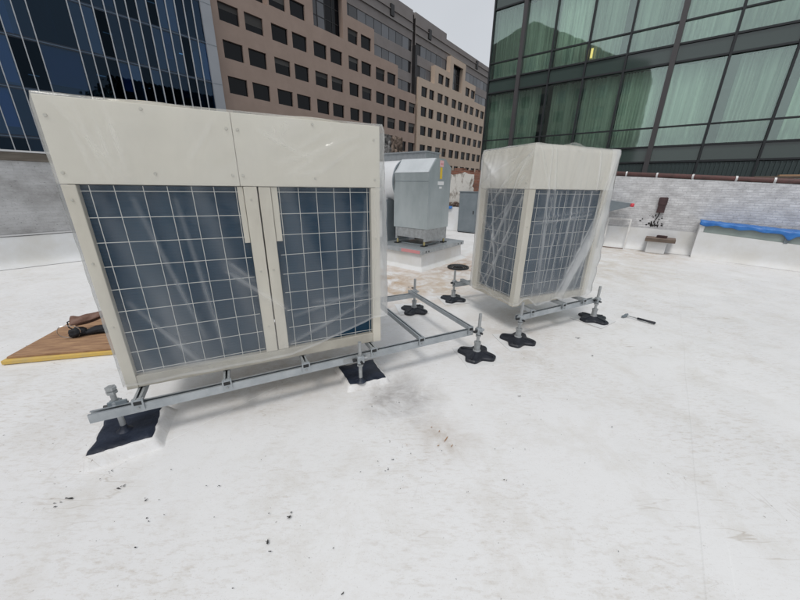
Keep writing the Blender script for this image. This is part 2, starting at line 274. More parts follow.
M = dict(
    membrane=membrane_mat(), sheet=sheet_mat(), coil=coil_mat(), rubble=rubble_mat(),
    patch=mat('clean_white_membrane', (0.78, 0.79, 0.80), 0.5, var=(0.68, 0.67, 0.65), vscale=2, bump=0.2, bscale=7),
    flash=mat('membrane_flashing', (0.76, 0.77, 0.78), 0.5, var=(0.66, 0.65, 0.62), vscale=1.5, bump=0.25, bscale=4),
    asphalt=mat('asphalt', (0.05, 0.05, 0.052), 0.9, var=(0.07, 0.07, 0.07), vscale=2),
    concrete=mat('roof_edge_concrete', (0.35, 0.34, 0.33), 0.9, var=(0.28, 0.27, 0.26), vscale=1),
    bl=brick_mat('grey_painted_brick', (0.50, 0.50, 0.505), (0.46, 0.46, 0.465), (0.45, 0.45, 0.45), (0.27, 0.265, 0.26), varscale=1.1, strength=0.3),
    br=brick_mat('white_painted_brick', (0.72, 0.72, 0.725), (0.60, 0.60, 0.61), (0.56, 0.56, 0.565), (0.42, 0.415, 0.42), varscale=3.4, strength=0.5),
    red=brick_mat('broken_red_brick', (0.22, 0.075, 0.045), (0.30, 0.12, 0.075), (0.26, 0.20, 0.16), (0.16, 0.09, 0.07), varscale=3, strength=0.9),
    plaster=mat('flaking_plaster', (0.62, 0.60, 0.56), 0.9, var=(0.20, 0.17, 0.14), vscale=5, lo=0.52, hi=0.64, bump=0.5, bscale=14, vmap=(1, 1, 0.5)),
    coping=mat('weathered_timber_coping', (0.10, 0.085, 0.07), 0.9, var=(0.17, 0.15, 0.125), vscale=5, vmap=(0.4, 1, 3)),
    palemetal=mat('pale_metal_edge', (0.6, 0.6, 0.6), 0.5, metal=0.3),
    beige=mat('cream_sheet_steel', (0.70, 0.665, 0.575), 0.42, var=(0.66, 0.625, 0.54), vscale=3, bump=0.03, bscale=5),
    beige2=mat('cream_post_steel', (0.66, 0.62, 0.53), 0.45, var=(0.57, 0.53, 0.45), vscale=6, vmap=(1, 1, 0.3)),
    beigedk=mat('cream_base_steel', (0.50, 0.47, 0.40), 0.5, var=(0.42, 0.39, 0.33), vscale=8),
    wire=mat('white_coated_wire', (0.60, 0.60, 0.57), 0.45),
    screw=mat('grey_screw', (0.54, 0.52, 0.46), 0.45, metal=0.1),
    black=mat('black_plastic', (0.015, 0.016, 0.018), 0.5),
    galv=mat('galvanised_steel', (0.50, 0.53, 0.55), 0.42, metal=0.75, var=(0.40, 0.43, 0.45), vscale=9, rvar=0.15),
    galvp=mat('galvanised_pipe', (0.46, 0.48, 0.49), 0.5, metal=0.6, var=(0.36, 0.37, 0.37), vscale=14, rvar=0.15),
    fan=mat('galvanised_sheet', (0.40, 0.455, 0.465), 0.33, metal=0.6, var=(0.50, 0.55, 0.56), vscale=2.4, vmap=(1, 1, 0.5), rvar=0.12, bump=0.03, bscale=3),
    fantop=mat('skylit_galvanised_sheet', (0.66, 0.69, 0.70), 0.36, metal=0.45, var=(0.58, 0.61, 0.62), vscale=3),  # lighter than the fan sides: sky brightness on the top put into the colour
    ductw=mat('white_duct_jacket', (0.74, 0.75, 0.76), 0.35, metal=0.1, var=(0.66, 0.67, 0.68), vscale=2),
    cab=mat('grey_enamel', (0.20, 0.23, 0.25), 0.5, var=(0.16, 0.19, 0.21), vscale=3),
    rubber=mat('black_rubber_foot', (0.007, 0.009, 0.015), 0.45, var=(0.016, 0.019, 0.028), vscale=20, bump=0.1, bscale=60),
    navy=mat('navy_rubber_mat', (0.006, 0.010, 0.022), 0.36, var=(0.018, 0.027, 0.050), vscale=7, bump=0.6, bscale=11, rvar=0.2),
    ply=mat('weathered_plywood', (0.46, 0.28, 0.155), 0.8, var=(0.24, 0.13, 0.075), vscale=5, vmap=(0.9, 7, 1), bump=0.3, bscale=12, bmap=(1, 8, 1)),
    foam=mat('yellow_foam_board', (0.66, 0.44, 0.10), 0.85, var=(0.55, 0.40, 0.16), vscale=9),
    leather=mat('brown_leather', (0.13, 0.062, 0.040), 0.6, var=(0.20, 0.11, 0.08), vscale=14, bump=0.3, bscale=30),
    webbing=mat('black_webbing', (0.012, 0.013, 0.017), 0.75, bump=0.4, bscale=60),
    steelwire=mat('steel_wire', (0.6, 0.6, 0.6), 0.3, metal=0.8),
    rustpipe=mat('red_brown_painted_pipe', (0.135, 0.060, 0.055), 0.6, var=(0.085, 0.05, 0.045), vscale=6),
    wood=mat('new_timber', (0.42, 0.27, 0.16), 0.75, var=(0.33, 0.20, 0.11), vscale=4, vmap=(0.6, 6, 6)),
    oldwood=mat('old_timber', (0.17, 0.13, 0.10), 0.9, var=(0.11, 0.085, 0.07), vscale=5, vmap=(1, 6, 6)),
    rust=mat('rusted_plate', (0.15, 0.105, 0.085), 0.85, var=(0.22, 0.17, 0.14), vscale=5),
    darkrust=mat('dark_rusted_steel', (0.040, 0.022, 0.024), 0.7, var=(0.075, 0.04, 0.04), vscale=8),
    tar=mat('black_tar', (0.018, 0.017, 0.017), 0.6),
    tarp=mat('blue_tarpaulin', (0.022, 0.13, 0.42), 0.42, var=(0.045, 0.21, 0.56), vscale=5, bump=0.3, bscale=9),
    greenglaze=mat('green_grey_skylight_glazing', (0.33, 0.38, 0.36), 0.25, var=(0.28, 0.33, 0.31), vscale=3),
    whitepaint=mat('white_paint', (0.74, 0.74, 0.73), 0.5, var=(0.62, 0.60, 0.57), vscale=8),
    red_p=mat('red_plastic', (0.62, 0.06, 0.08), 0.4),
    pink=mat('pink_warning_label', (0.75, 0.46, 0.46), 0.5), yellow=mat('yellow_label', (0.72, 0.50, 0.04), 0.5), white=mat('white_label', (0.75, 0.76, 0.76), 0.5), redlab=mat('faded_red_label', (0.62, 0.27, 0.28), 0.6),
    brass=mat('zinc_yellow_bolt', (0.52, 0.44, 0.22), 0.4, metal=0.6),
    tanA=mat('brown_pink_stone', (0.42, 0.315, 0.26), 0.85, var=(0.375, 0.28, 0.23), vscale=0.5, bump=0.1, bscale=3),
    tanB=mat('tan_stone', (0.58, 0.465, 0.37), 0.85, var=(0.53, 0.42, 0.33), vscale=0.5, bump=0.1, bscale=3),
    grey=mat('grey_brown_cladding', (0.27, 0.245, 0.235), 0.8, var=(0.235, 0.21, 0.20), vscale=0.6),
    greylt=mat('pale_grey_ledge', (0.25, 0.235, 0.225), 0.8),
    frame=mat('dark_bronze_frame', (0.018, 0.017, 0.018), 0.5),
    blind=mat('window_blind', (0.10, 0.095, 0.09), 0.8, rnd=0.4),
    offglass=mat('dark_office_glass', (0.004, 0.005, 0.007), 0.05, spec=0.22, rnd=0.6),
    ribglass=mat('grey_ribbon_glass', (0.10, 0.105, 0.115), 0.08, spec=0.6, rnd=0.55),
    tower=glass_mat('blue_tower_glass', (0.17, 0.30, 0.46), 0.068, rnd=0.6, gcol=(0.48, 0.73, 1.0), wob=0.03, grnd=0.85),  # gloss tint varied per pane: paints in reflections of unbuilt surroundings
    towerin=mat('dim_office_interior', (0.06, 0.075, 0.095), 0.9, rnd=0.6),
    towerband=mat('tower_spandrel_glass', (0.012, 0.028, 0.055), 0.15, spec=0.5, rnd=0.2),
    shade=mat('blue_grey_shade', (0.42, 0.47, 0.52), 0.8, rnd=0.6),
    trim=mat('blue_grey_trim', (0.10, 0.16, 0.24), 0.4),
    fin=mat('white_aluminium_fin', (0.62, 0.64, 0.66), 0.4),
    column=mat('pale_grey_panel', (0.42, 0.44, 0.47), 0.5, var=(0.38, 0.40, 0.43), vscale=0.3),
    green=glass_mat('green_tinted_glass', (0.80, 0.89, 0.835), 0.20, rnd=0.07, gcol=(0.86, 0.97, 0.93), wob=0.004),
    spandrel=mat('green_spandrel_glass', (0.055, 0.080, 0.072), 0.06, spec=0.9, rnd=0.15),
    mull=mat('dark_bronze_mullion', (0.030, 0.033, 0.036), 0.45, metal=0.2),
    louvre=mat('dark_green_louvre', (0.045, 0.065, 0.065), 0.4),
    post=mat('bronze_post', (0.085, 0.080, 0.082), 0.45, metal=0.2),
    curtain=mat('pale_net_curtain', (0.86, 0.88, 0.84), 0.9, var=(0.40, 0.45, 0.41), vscale=2.4, vmap=(4, 0.5, 0.10), rnd=0.18, lo=0.40, hi=0.70),  # darker upright streaks paint the shading of the pleats into the cloth
    interior=mat('dark_room', (0.05, 0.06, 0.055), 0.9),
    lamp=emit('ceiling_lamp', (1.0, 0.93, 0.8), 1.6), lampy=emit('warm_lamp', (1.0, 0.72, 0.25), 2.0),
    debris=mat('black_tar_flake', (0.03, 0.028, 0.027), 0.8), rustchip=mat('rust_scratch', (0.36, 0.20, 0.10), 0.9),
)
# ================================================================== SETTING
# street level far below and the white roof
s = MB().quad((-900,-900,-16),(900,-900,-16),(900,900,-16),(-900,900,-16)).build('street_ground', M['asphalt']); s['kind'] = 'structure'
roof = MB().box(-16, 11.45, -18, 9.75, -0.4, 0).build('roof', M['concrete']); place(roof, (0,0,0), G); roof['kind'] = 'structure'
# the membrane lies on the slab as a gently uneven sheet (world aligned so its wear keeps its place)
def rz(x, y): return max(0.003, 0.004 + 0.006 * (noise.noise(Vector((x * 0.9, y * 0.9, 3))) + 0.4))
def mem(u, v):
    t = -15.9 + u * 27.3; n_ = -17.9 + v * 27.6
    x, y, _ = TN(t, n_)
    return (x, y, rz(x, y))
mb_ = MB().grid(mem, 240, 240).build('roof_membrane', M['membrane'], smooth=True); mb_['kind'] = 'structure'

# lap seams of the membrane, patches and slip sheets
def lap(p0, p1, wd=0.12):
    a, b = Vector((*p0, 0)), Vector((*p1, 0)); d = b - a; q = Vector((-d.y, d.x, 0)).normalized()
    prof = [(-wd / 2, -0.004), (-wd / 2 + 0.003, 0.0016), (wd / 2 - 0.02, 0.0016), (wd / 2, -0.004)]
    def f(u, v):
        o_, dz = prof[round(v * 3)]; p = a + d * u + q * (o_ + 0.012 * noise.noise(a + d * u * 1.3)); p.z = rz(p.x, p.y) + dz; return p
    return MB().grid(f, max(2, int(d.length / 0.05)), 3)
for n0 in (-3.4, -0.55, 2.3, 5.15, 8.0):
    a = TN(-6, n0); b = TN(11.2, n0); lap((a[0], a[1]), (b[0], b[1])).build('membrane_lap', M['membrane'], mb_)
def flat_patch(pts, z, m, name, parent=None, th=0.006):
    return MB().prism([(p[0], p[1], z) for p in pts], (0, 0, th)).build(name, m, parent, bevel=0.002)

# parapet on the left: grey painted brick
wl = thing('parapet_wall', 'low grey painted brick parapet wall with dark timber coping, left of the large unit', 'wall', TN(-12, 9.75), YL)
MB().box(0, 24.0, 0.0, 0.35, 0, 1.98).build('brickwork', M['bl'], wl)
MB().box(-0.02, 24.02, -0.04, 0.40, 1.983, 2.13).build('coping', M['coping'], wl, bevel=0.01)
MB().box(-0.02, 24.02, -0.06, 0.42, 2.133, 2.165).build('metal_edge', M['palemetal'], wl)
def fl_grid(L_, h0, h1, z_top):
    def f(u, v):
        x = L_ * u; k = v
        y = -0.02 - 0.14 * (1 - k) ** 6 + 0.006 * noise.noise(Vector((x * 1.5, k * 3, 1)))
        return (x, y, 0.012 + k * (z_top(x) - 0.012) + 0.0)
    return f
MB().grid(fl_grid(24.0, 0, 0, lambda x: 0.60 + 0.02 * noise.noise(Vector((x, 0, 0)))), 160, 12).build('membrane_flashing', M['flash'], wl, smooth=True)
MB().box(0, 24, -0.028, -0.004, 0.615, 0.64).build('termination_bar', M['palemetal'], wl)

# parapet on the right: white painted brick, its top falls slowly to the right
wr = thing('parapet_wall', 'white painted brick parapet wall under the green glass building', 'wall', TN(11.45, 4.9), YR)
zt = lambda x: 1.99 - 0.058 * (x - 3.7)
MB().prism([(0,0,0),(17,0,0),(17,0,zt(17)),(0,0,zt(0))], (0,0.38,0)).build('brickwork', M['br'], wr)
MB().grid(fl_grid(5.72, 0, 0, lambda x: 0.64 - 0.03 * x / 5 + 0.015 * noise.noise(Vector((x, 2, 0)))), 60, 10).build('membrane_flashing', M['flash'], wr, smooth=True)
# black tar runs below the rusted box
R = random.Random(3); m = MB()
for i in range(26):
    x = 4.9 + R.gauss(-0.15, 0.13); z = R.uniform(0.68, 0.98); a = R.uniform(0.008, 0.035); b = R.uniform(0.012, 0.06)
    k = 7; m.add([(x + a * cos(2*pi*j/k) * R.uniform(.6, 1.1), -0.004, z + b * sin(2*pi*j/k) * R.uniform(.6, 1.1)) for j in range(k)], [tuple(range(k))])
o = m.build('tar_splash', M['tar'], wr); o['kind'] = 'stuff'

# broken red brick end of that wall towards the corner, with plaster left on it
rr_ = thing('brick_wall', 'broken red brick wall with ragged top and flaking white plaster behind the fan', 'wall', TN(11.45, 9.75), YR)
R = random.Random(8); m = MB(); x = 0.0; zc = 2.30
while x < 4.84:
    wd = min(R.choice((0.11, 0.22, 0.22, 0.33)), 4.84 - x); zc = min(2.45, max(2.15, zc + R.choice((-0.075, 0, 0, 0.075))))
    m.box(x, x + wd, 0, 0.36, 0, zc); x += wd
m.build('brickwork', M['red'], rr_)
R = random.Random(2); pts = []
for i in range(34):          # ragged plaster patch
    a = 2 * pi * i / 34
    px = 3.42 + 0.62 * max(-1, min(1, 1.35 * cos(a))) + R.uniform(-.04, .04); pz = 1.55 + 0.56 * max(-1, min(1, 1.35 * sin(a))) + R.uniform(-.05, .05)
    pts.append((px, -0.03, pz))
MB().prism(pts, (0, 0.028, 0)).build('plaster', M['plaster'], rr_)
R = random.Random(4); m = MB()
for i in range(46):
    m.obox((2.9 + R.random() * 1.5, -0.10 + R.uniform(-.05, .05), 0.98 + R.uniform(-.03, .08)), (R.uniform(.05, .14), R.uniform(.05, .1), R.uniform(.03, .07)), R.uniform(0, 3), R.uniform(-.4, .4))
o = m.build('brick_rubble', M['rust'], rr_); o['kind'] = 'stuff'
def f(u, v):
    x = 4.84 * u; z = 0.012 + v * (0.90 - 0.012); return (x, -0.20 - 0.08 * (1 - v) ** 3, z)
MB().grid(f, 40, 8).box(0, 4.84, -0.20, -0.01, 0.88, 0.905).build('membrane_flashing', M['flash'], rr_)

# rubble pier in the corner
rb = thing('rubble_pier', 'rough stone rubble pier, grey and rust brown, above the white duct', 'masonry', TN(10.9, 9.78), YL)
def rub(face):
    pass
R = random.Random(6); m = MB()
def fr(u, v):
    x = -0.35 + 1.75 * u; z = 3.66 * v
    return (x, -0.02 + 0.06 * noise.noise(Vector((x * 5, z * 5, 0))), z + (0.04 * noise.noise(Vector((x * 6, 9, 0))) if v > .99 else 0))
m.grid(fr, 44, 80); m.box(-0.35, 1.40, 0.10, 0.5, 0, 3.60); m.box(-0.35, -0.30, -0.02, 0.1, 0, 3.55); m.box(1.35, 1.40, -0.02, 0.1, 0, 3.55); m.box(-0.35, 1.4, -0.02, 0.1, 3.56, 3.6)
m.build('stonework', M['rubble'], rb)

# ================================================================== BUILDINGS
def wall_open(mb, x0, x1, z0, z1, holes, y=0.0, depth=0.35):
    xs = sorted({x0, x1} | {v for h in holes for v in h[:2] if x0 < v < x1}); zs = sorted({z0, z1} | {v for h in holes for v in h[2:] if z0 < v < z1})
    for i in range(len(xs) - 1):
        for j in range(len(zs) - 1):
            cx, cz = (xs[i] + xs[i+1]) / 2, (zs[j] + zs[j+1]) / 2
            if any(h[0] < cx < h[1] and h[2] < cz < h[3] for h in holes): continue
            mb.quad((xs[i], y, zs[j]), (xs[i+1], y, zs[j]), (xs[i+1], y, zs[j+1]), (xs[i], y, zs[j+1]))
    for a, b, c, d in holes:
        e = y + depth
        mb.quad((a,y,c),(a,e,c),(a,e,d),(a,y,d)); mb.quad((b,y,c),(b,y,d),(b,e,d),(b,e,c)); mb.quad((a,y,d),(a,e,d),(b,e,d),(b,y,d)); mb.quad((a,y,c),(b,y,c),(b,e,c),(a,e,c))

# --- brown stone office block (local x = T, local y = N from its face)
ob = thing('office_building', 'brown stone office block with rows of square dark windows and stepped grey upper floors', 'building', TN(0, 48, -16), YL)
ZB = 16.0
ROW = [1.15 + 3.9 * k for k in range(0, 7)]
win_cache = {}
R = random.Random(21)
def add_window(x0, x1, z0, z1, y):
    wd, ht = round(x1 - x0, 3), round(z1 - z0, 3)
    if (wd, ht) not in win_cache:
        m = MB(); t_ = 0.07
        m.box(0, wd, 0, 0.06, 0, t_); m.box(0, wd, 0, 0.06, ht - t_, ht); m.box(0, t_, 0, 0.06, t_, ht - t_); m.box(wd - t_, wd, 0, 0.06, t_, ht - t_)
        win_cache[(wd, ht)] = (m.mesh('window', M['frame']), MB().box(t_, wd - t_, 0.025, 0.04, t_, ht - t_).mesh('pane', M['offglass']), MB().box(t_, wd - t_, 0.008, 0.02, ht * 0.66, ht - t_).mesh('blind', M['blind']), MB().box(t_, wd - t_, 0.008, 0.02, ht * 0.42, ht - t_).mesh('blind', M['blind']))
    a, b, c, c2 = win_cache[(wd, ht)]
    o = inst('window', a, ob, (x0, y, z0)); inst('pane', b, o)
    q = R.random()
    if q < 0.22: inst('blind', c, o)
    elif q < 0.26: inst('blind', c2, o)
def wing(tiers, pairs, ww, gap, name, m_, niche):
    holes_all = []
    for p in pairs:
        for k in (0, 1):
            x0 = p + k * (ww + gap)
            top = next((t[2] for t in tiers if t[0] <= x0 + ww / 2 < t[1]), 0)
            for z in ROW[1:]:
                if z + 2.4 > top: continue
                if niche and niche[0] - 0.1 < x0 + ww / 2 < niche[1] + 0.1 and z + 1 > niche[2]: continue
                holes_all.append((x0, x0 + ww, z, z + 1.95))
    mb = MB()
    for x0, x1, top in tiers:
        hs_ = [(a, b, c + ZB, d + ZB) for a, b, c, d in holes_all if x0 <= (a + b) / 2 < x1]
        if niche and x0 <= (niche[0] + niche[1]) / 2 < x1: hs_.append((niche[0], niche[1], niche[2] + ZB, niche[3] + ZB))
        wall_open(mb, x0, x1, 0, top + ZB, hs_, depth=0.32)
        mb.box(x0, x1, 0.0, 1.18, top + ZB, top + ZB + 0.05)
        mb.quad((x0,0,0),(x0,1.18,0),(x0,1.18,top+ZB),(x0,0,top+ZB)); mb.quad((x1,0,0),(x1,1.18,0),(x1,1.18,top+ZB),(x1,0,top+ZB))
    mb.build(name, m_, ob)
    for a, b, c, d in holes_all: add_window(a, b, c + ZB, d + ZB, 0.26)
    if niche:                                     # tall glazed niche over several floors
        a, b, c, d = niche; c += ZB; d += ZB; n_ = 4
        fr_ = MB()
        for i in range(n_ + 1):
            x = a + (b - a) * i / n_; fr_.box(x - 0.06, x + 0.06, 0.9, 1.05, c, d)
        for z in (c + 1.9, c + 3.8): fr_.box(a, b, 0.91, 1.04, z - 0.05, z + 0.05)
        fo = fr_.build('niche_glazing', M['frame'], ob)
        for i in range(n_):
            MB().box(a + (b-a)*i/n_ + 0.06, a + (b-a)*(i+1)/n_ - 0.06, 0.96, 0.98, c, d).build('pane', M['ribglass'] if i < 2 else M['offglass'], fo)
        MB().box(a - 0.0, a + 0.02, 0.32, 1.1, c, d).box(b - 0.02, b, 0.32, 1.1, c, d).box(a, b, 0.32, 1.1, c - 0.05, c).build('niche_reveal', m_, ob)
wing([(22.75, 30.6, 24.3), (30.6, 37.5, 28.1), (37.5, 45.2, 31.6), (45.2, 51.7, 28.1), (51.7, 58.6, 24.3), (58.6, 64.8, 20.4)],
     [23.75 + 7.08 * k for k in range(6)], 2.55, 0.75, 'stone_wing', M['tanA'], (38.2, 44.2, 24.6, 30.4))
wing([(65.7, 72.1, 24.0), (72.1, 78.7, 27.7), (78.7, 86.3, 31.2), (86.3, 92.5, 27.7), (92.5, 104, 24.0)],
     [66.95 + 6.68 * k for k in range(5)], 2.35, 0.80, 'stone_wing', M['tanB'], (80.2, 85.0, 24.6, 30.0))
# grey upper body with ribbon windows
rows_r = [(z + ZB, z + ZB + 2.1) for z in ROW[5:]] + [(28.45 + ZB, 30.5 + ZB)]
rows_r = sorted(set(rows_r))
mb = MB(); XE = 104
wall_open(mb, 22.75, 64.8, 0, 35.6 + ZB, [(22.8, 64.6, a, b) for a, b in rows_r], y=1.2, depth=0.2)
wall_open(mb, 65.7, XE, 0, 34.6 + ZB, [(66, XE - .2, a, b) for a, b in rows_r], y=1.2, depth=0.2)
mb.box(22.75, 78.2, 1.6, 26, 35.2 + ZB, 35.62 + ZB); mb.box(78.2, XE, 1.6, 26, 34.3 + ZB, 34.62 + ZB); mb.box(65.7, 78.2, 1.21, 1.6, 34.6 + ZB, 35.62 + ZB)
mb.quad((XE,1.2,0),(XE,26,0),(XE,26,34.6+ZB),(XE,1.2,34.6+ZB)); mb.quad((22.75,1.2,0),(22.75,26,0),(22.75,26,35.6+ZB),(22.75,1.2,35.6+ZB))
mb.build('upper_body', M['grey'], ob)
MB().box(22.8, 64.7, 0.95, 1.19, 31.9 + ZB, 32.15 + ZB).box(65.8, XE, 0.95, 1.19, 31.9 + ZB, 32.15 + ZB).build('ledge', M['greylt'], ob)
MB().box(22.8, 64.7, 1.0, 1.19, 33.4 + ZB, 33.55 + ZB).box(65.8, XE, 1.0, 1.19, 33.4 + ZB, 33.55 + ZB).build('ledge', M['grey'], ob)
MB().box(64.8, 65.7, 2.0, 2.1, 0, 34 + ZB).build('notch_glazing', M['offglass'], ob)
MB().box(64.9, 65.6, 0.4, 1.6, 20 + ZB, 29.6 + ZB).build('notch_fin', M['frame'], ob)
rp = MB().box(0, 2.0, 0, 0.05, 0, 2.0).mesh('ribbon_pane', M['ribglass'])
for a, b in rows_r:
    x = 44.6
    while x < XE - 2.2:
        if not 63.2 < x < 66:
            top = 0
            inst('ribbon_pane', rp, ob, (x, 1.3, a + 0.05))
        x += 2.12
for a, b in rows_r: MB().box(22.8, 64.6, 1.38, 1.40, a, b).box(66, XE - .2, 1.38, 1.40, a, b).build('ribbon_backing', M['frame'], ob)
for x in (57.5, 70.5, 93.8): MB().box(x, x + 1.0, 0.9, 1.19, 32.4 + ZB, 34.2 + ZB).build('wall_vent', M['frame'], ob)

# --- dark blue glass tower with white fins
tw = thing('glass_tower', 'dark blue glass tower with thin white vertical fins and pale corner column', 'building', TN(0, 47.5, -16), YL)
SZ = [13.35 + 4.05 * k for k in range(-3, 7)]
fins = [20.52 - 0.93 * k for k in range(0, 38)]
skip = {13, 14}
fx = sorted([v for k, v in enumerate(fins) if k not in skip]) + [21.40]
fin_m = MB().box(-0.033, 0.033, -0.14, 0.02, 0, 54).mesh('fin', M['fin'])
for x in fx[:-1]: inst('fin', fin_m, tw, (x, 0, 0))
pc = {}
for i in range(len(fx) - 1):
    a, b = fx[i], fx[i+1]
    if b < -1: continue
    for k in range(0, 6):
        z0, z1 = SZ[k] + ZB + 0.30, SZ[k+1] + ZB
        key = round(b - a, 3)
        if key not in pc: pc[key] = MB().box(0.02, b - a - 0.02, 0.03, 0.05, 0, 3.75).mesh('pane', M['tower'])
        inst('pane', pc[key], tw, (a, 0, z0))
m = MB()
for i in range(len(fx) - 1):
    a, b = fx[i], fx[i+1]
    if b < -1: m.box(a + .02, b - .02, 0.03, 0.05, 0, 54)
    else:
        m.box(a + .02, b - .02, 0.03, 0.05, 0, SZ[0] + ZB); m.box(a + .02, b - .02, 0.03, 0.05, SZ[6] + ZB + .3, 54)
m.build('outer_glazing', M['towerband'], tw)
for z in SZ[:7]:
    MB().box(-14, 21.4, 0.0, 0.06, z + ZB, z + ZB + 0.28).build('spandrel', M['towerband'], tw)
    MB().box(-14, 21.4, -0.03, 0.0, z + ZB + 0.10, z + ZB + 0.17).build('floor_trim', M['trim'], tw)
    MB().box(-14, 21.4, 0.1, 7.0, z + ZB, z + ZB + 0.3).build('floor_slab', M['towerin'], tw)
MB().box(-14, 21.4, 7.0, 7.2, 0, 54).build('core_wall', M['towerin'], tw)
R = random.Random(9)
for k in range(14):                              # interior partitions glimpsed behind the panes
    x = R.uniform(0, 21); z = R.choice(SZ[:6]) + ZB
    MB().box(x, x + 0.12 + R.random() * 0.5, 0.5, 2.5 + R.random() * 2, z + 0.3, z + 4.05).build('partition', M['cab'], tw)
for k in range(48):                              # roller shades drawn behind some panes
    i_ = R.randrange(14, len(fx) - 1); z = R.choice(SZ[:6]) + ZB; a, b = fx[i_], fx[i_ + 1]; hh = R.uniform(0.8, 3.6)
    MB().box(a + .06, b - .06, 0.22, 0.24, z + 4.0 - hh, z + 4.0).build('roller_shade', M['shade'], tw)
lm = MB().box(0, 0.7, 0, 0.10, 0, 0.05).mesh('ceiling_light', M['lamp'])
for x, z in ((13.2, 19.8), (10.4, 11.9), (14.2, 11.6), (16.3, 20.0), (5.4, 10.8), (18.6, 15.9), (11.8, 15.9)):
    inst('ceiling_light', lm, tw, (x, 0.9, z + ZB))
MB().box(21.4, 22.55, -0.25, 1.2, 0, 54).build('corner_column', M['column'], tw)
for z in SZ: MB().box(21.4, 22.55, -0.262, -0.25, z + ZB, z + ZB + 0.04).build('panel_joint', M['cab'], tw)
MB().quad((-14, 0.02, 54), (22.5, 0.02, 54), (22.5, 25, 54), (-14, 25, 54)).quad((-14,0.02,0),(-14,25,0),(-14,25,54),(-14,0.02,54)).build('tower_body', M['towerband'], tw)

# --- green glass building on the right (local x = -N, y = T from its face)
gb = thing('glass_building', 'green glass office building with dark mullions and pale curtains behind its panes', 'building', TN(20.5, 0, -16), YR)
MX = [-9.8, -8.0, -6.38, -4.66, -2.95, -1.15, 0.70, 2.58, 4.2, 5.75, 7.45, 9.15, 10.85, 12.6]
thick = {-8.0, -1.15, 5.75, 12.6}
ST = 4.02; levels = [2.88 + ST * k for k in range(-1, 4)]
for x in MX:
    if x in thick: MB().box(x - 0.10, x + 0.10, -0.20, 0.1, 0, 36).build('post', M['post'], gb)
    else: MB().box(x - 0.04, x + 0.04, -0.09, 0.1, 0, 36).build('mullion', M['mull'], gb)
R = random.Random(31)
gc = {}
def gpane(w_, h_, m_, nm):
    k = (round(w_, 3), round(h_, 3), nm)
    if k not in gc: gc[k] = MB().box(0, w_, 0, 0.02, 0, h_).mesh(nm, m_)
    return gc[k]
for z in levels:
    zz = z + ZB
    for dz, hh in ((0, 0.075), (0.67, 0.075), (1.49, 0.06)):
        MB().box(-9.8, 12.6, -0.065, 0.08, zz + dz - hh/2, zz + dz + hh/2).build('transom', M['mull'], gb)
    for a, b in zip(MX[:-1], MX[1:]):
        w_ = b - a - 0.10
        inst('spandrel_pane', gpane(w_, 0.58, M['spandrel'], 'spandrel_pane'), gb, (a + 0.05, 0.0, zz + 0.045))
        inst('pane', gpane(w_, 0.74, M['green'], 'pane'), gb, (a + 0.05, 0.0, zz + 0.71))
        inst('pane', gpane(w_, 2.42, M['green'], 'pane'), gb, (a + 0.05, 0.0, zz + 1.525))
        ph = R.uniform(0, 6); lo, hi = (0.0, 1.0)
        q = R.random()
        if q < 0.18: hi = R.uniform(0.8, 0.93)
        elif q < 0.32: lo = R.uniform(0.08, 0.22)
        wob = [R.uniform(0.7, 1.4) for _ in range(5)]
        def fc(u, v, a=a, b=b, lo=lo, hi=hi, ph=ph, zz=zz, wob=wob):
            x = a + 0.06 + (b - a - 0.12) * (lo + (hi - lo) * u)
            s_ = u * 8 * wob[0] + 0.7 * sin(u * 7 * wob[1] + ph)
            return (x, 0.28 + 0.085 * sin(s_ * 2 * pi / 1.0 * 0.9 + ph) * (0.7 + 0.3 * v), zz + 0.70 + v * 3.25)
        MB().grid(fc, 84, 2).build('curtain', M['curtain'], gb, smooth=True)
    MB().box(-9.75, 12.55, 0.10, 6, zz - 0.02, zz + 0.64).build('floor_slab', M['interior'], gb)
MB().box(-9.75, 12.55, 6, 6.2, 0, 36).build('core_wall', M['interior'], gb)
MB().box(-9.8, 12.6, 0.0, 0.06, levels[-1] + ST + ZB, 36).box(-9.8, 12.6, 0, 0.06, 0, levels[0] + ZB).build('outer_glazing', M['spandrel'], gb)
MB().box(-9.8, -9.7, 0.06, 20, 0, 36).box(12.5, 12.6, 0.06, 20, 0, 36).box(-9.8, 12.6, 0.06, 20, 35.9, 36).build('building_shell', M['spandrel'], gb)
R = random.Random(1); m = MB()
for i in range(150): m.box(-9.7 + i * 0.149, -9.66 + i * 0.149, -0.05, -0.01, 2.2 + ZB, 2.80 + ZB)
m.box(-9.8, 12.6, -0.012, -0.002, 2.2 + ZB, 2.82 + ZB); m.build('louvre_band', M['louvre'], gb)
MB().box(-4.55, -4.46, 0.10, 0.14, 7.75 + ZB, 8.15 + ZB).build('lit_lamp', M['lampy'], gb)

# --- gabled block behind the viewer: the photograph shows it mirrored in the green glass
gv = thing('gabled_building', 'dark brown gabled block mirrored in the lower left panes of the green glass building', 'building', TN(-40, 0, -16), G + pi / 2)
GP = [(8, 0), (56, 0), (56, 31 + ZB), (40, 31.5 + ZB), (30, 34.5 + ZB), (21, 29.6 + ZB), (13, 25 + ZB), (8, 23.5 + ZB)]
MB().prism([(x, 0, z) for x, z in GP], (0, 14, 0)).build('brick_body', M['grey'], gv)
for r_ in range(9):
    for c_ in range(12):
        x, z = 10 + c_ * 3.7, ZB - 3 + r_ * 3.6
        if z + 2.5 > 24 + ZB + max(0, min(x - 8, 22)) * 0.4: continue
        MB().box(x, x + 1.9, -0.06, -0.005, z, z + 2.0).build('window', M['ribglass'], gv)

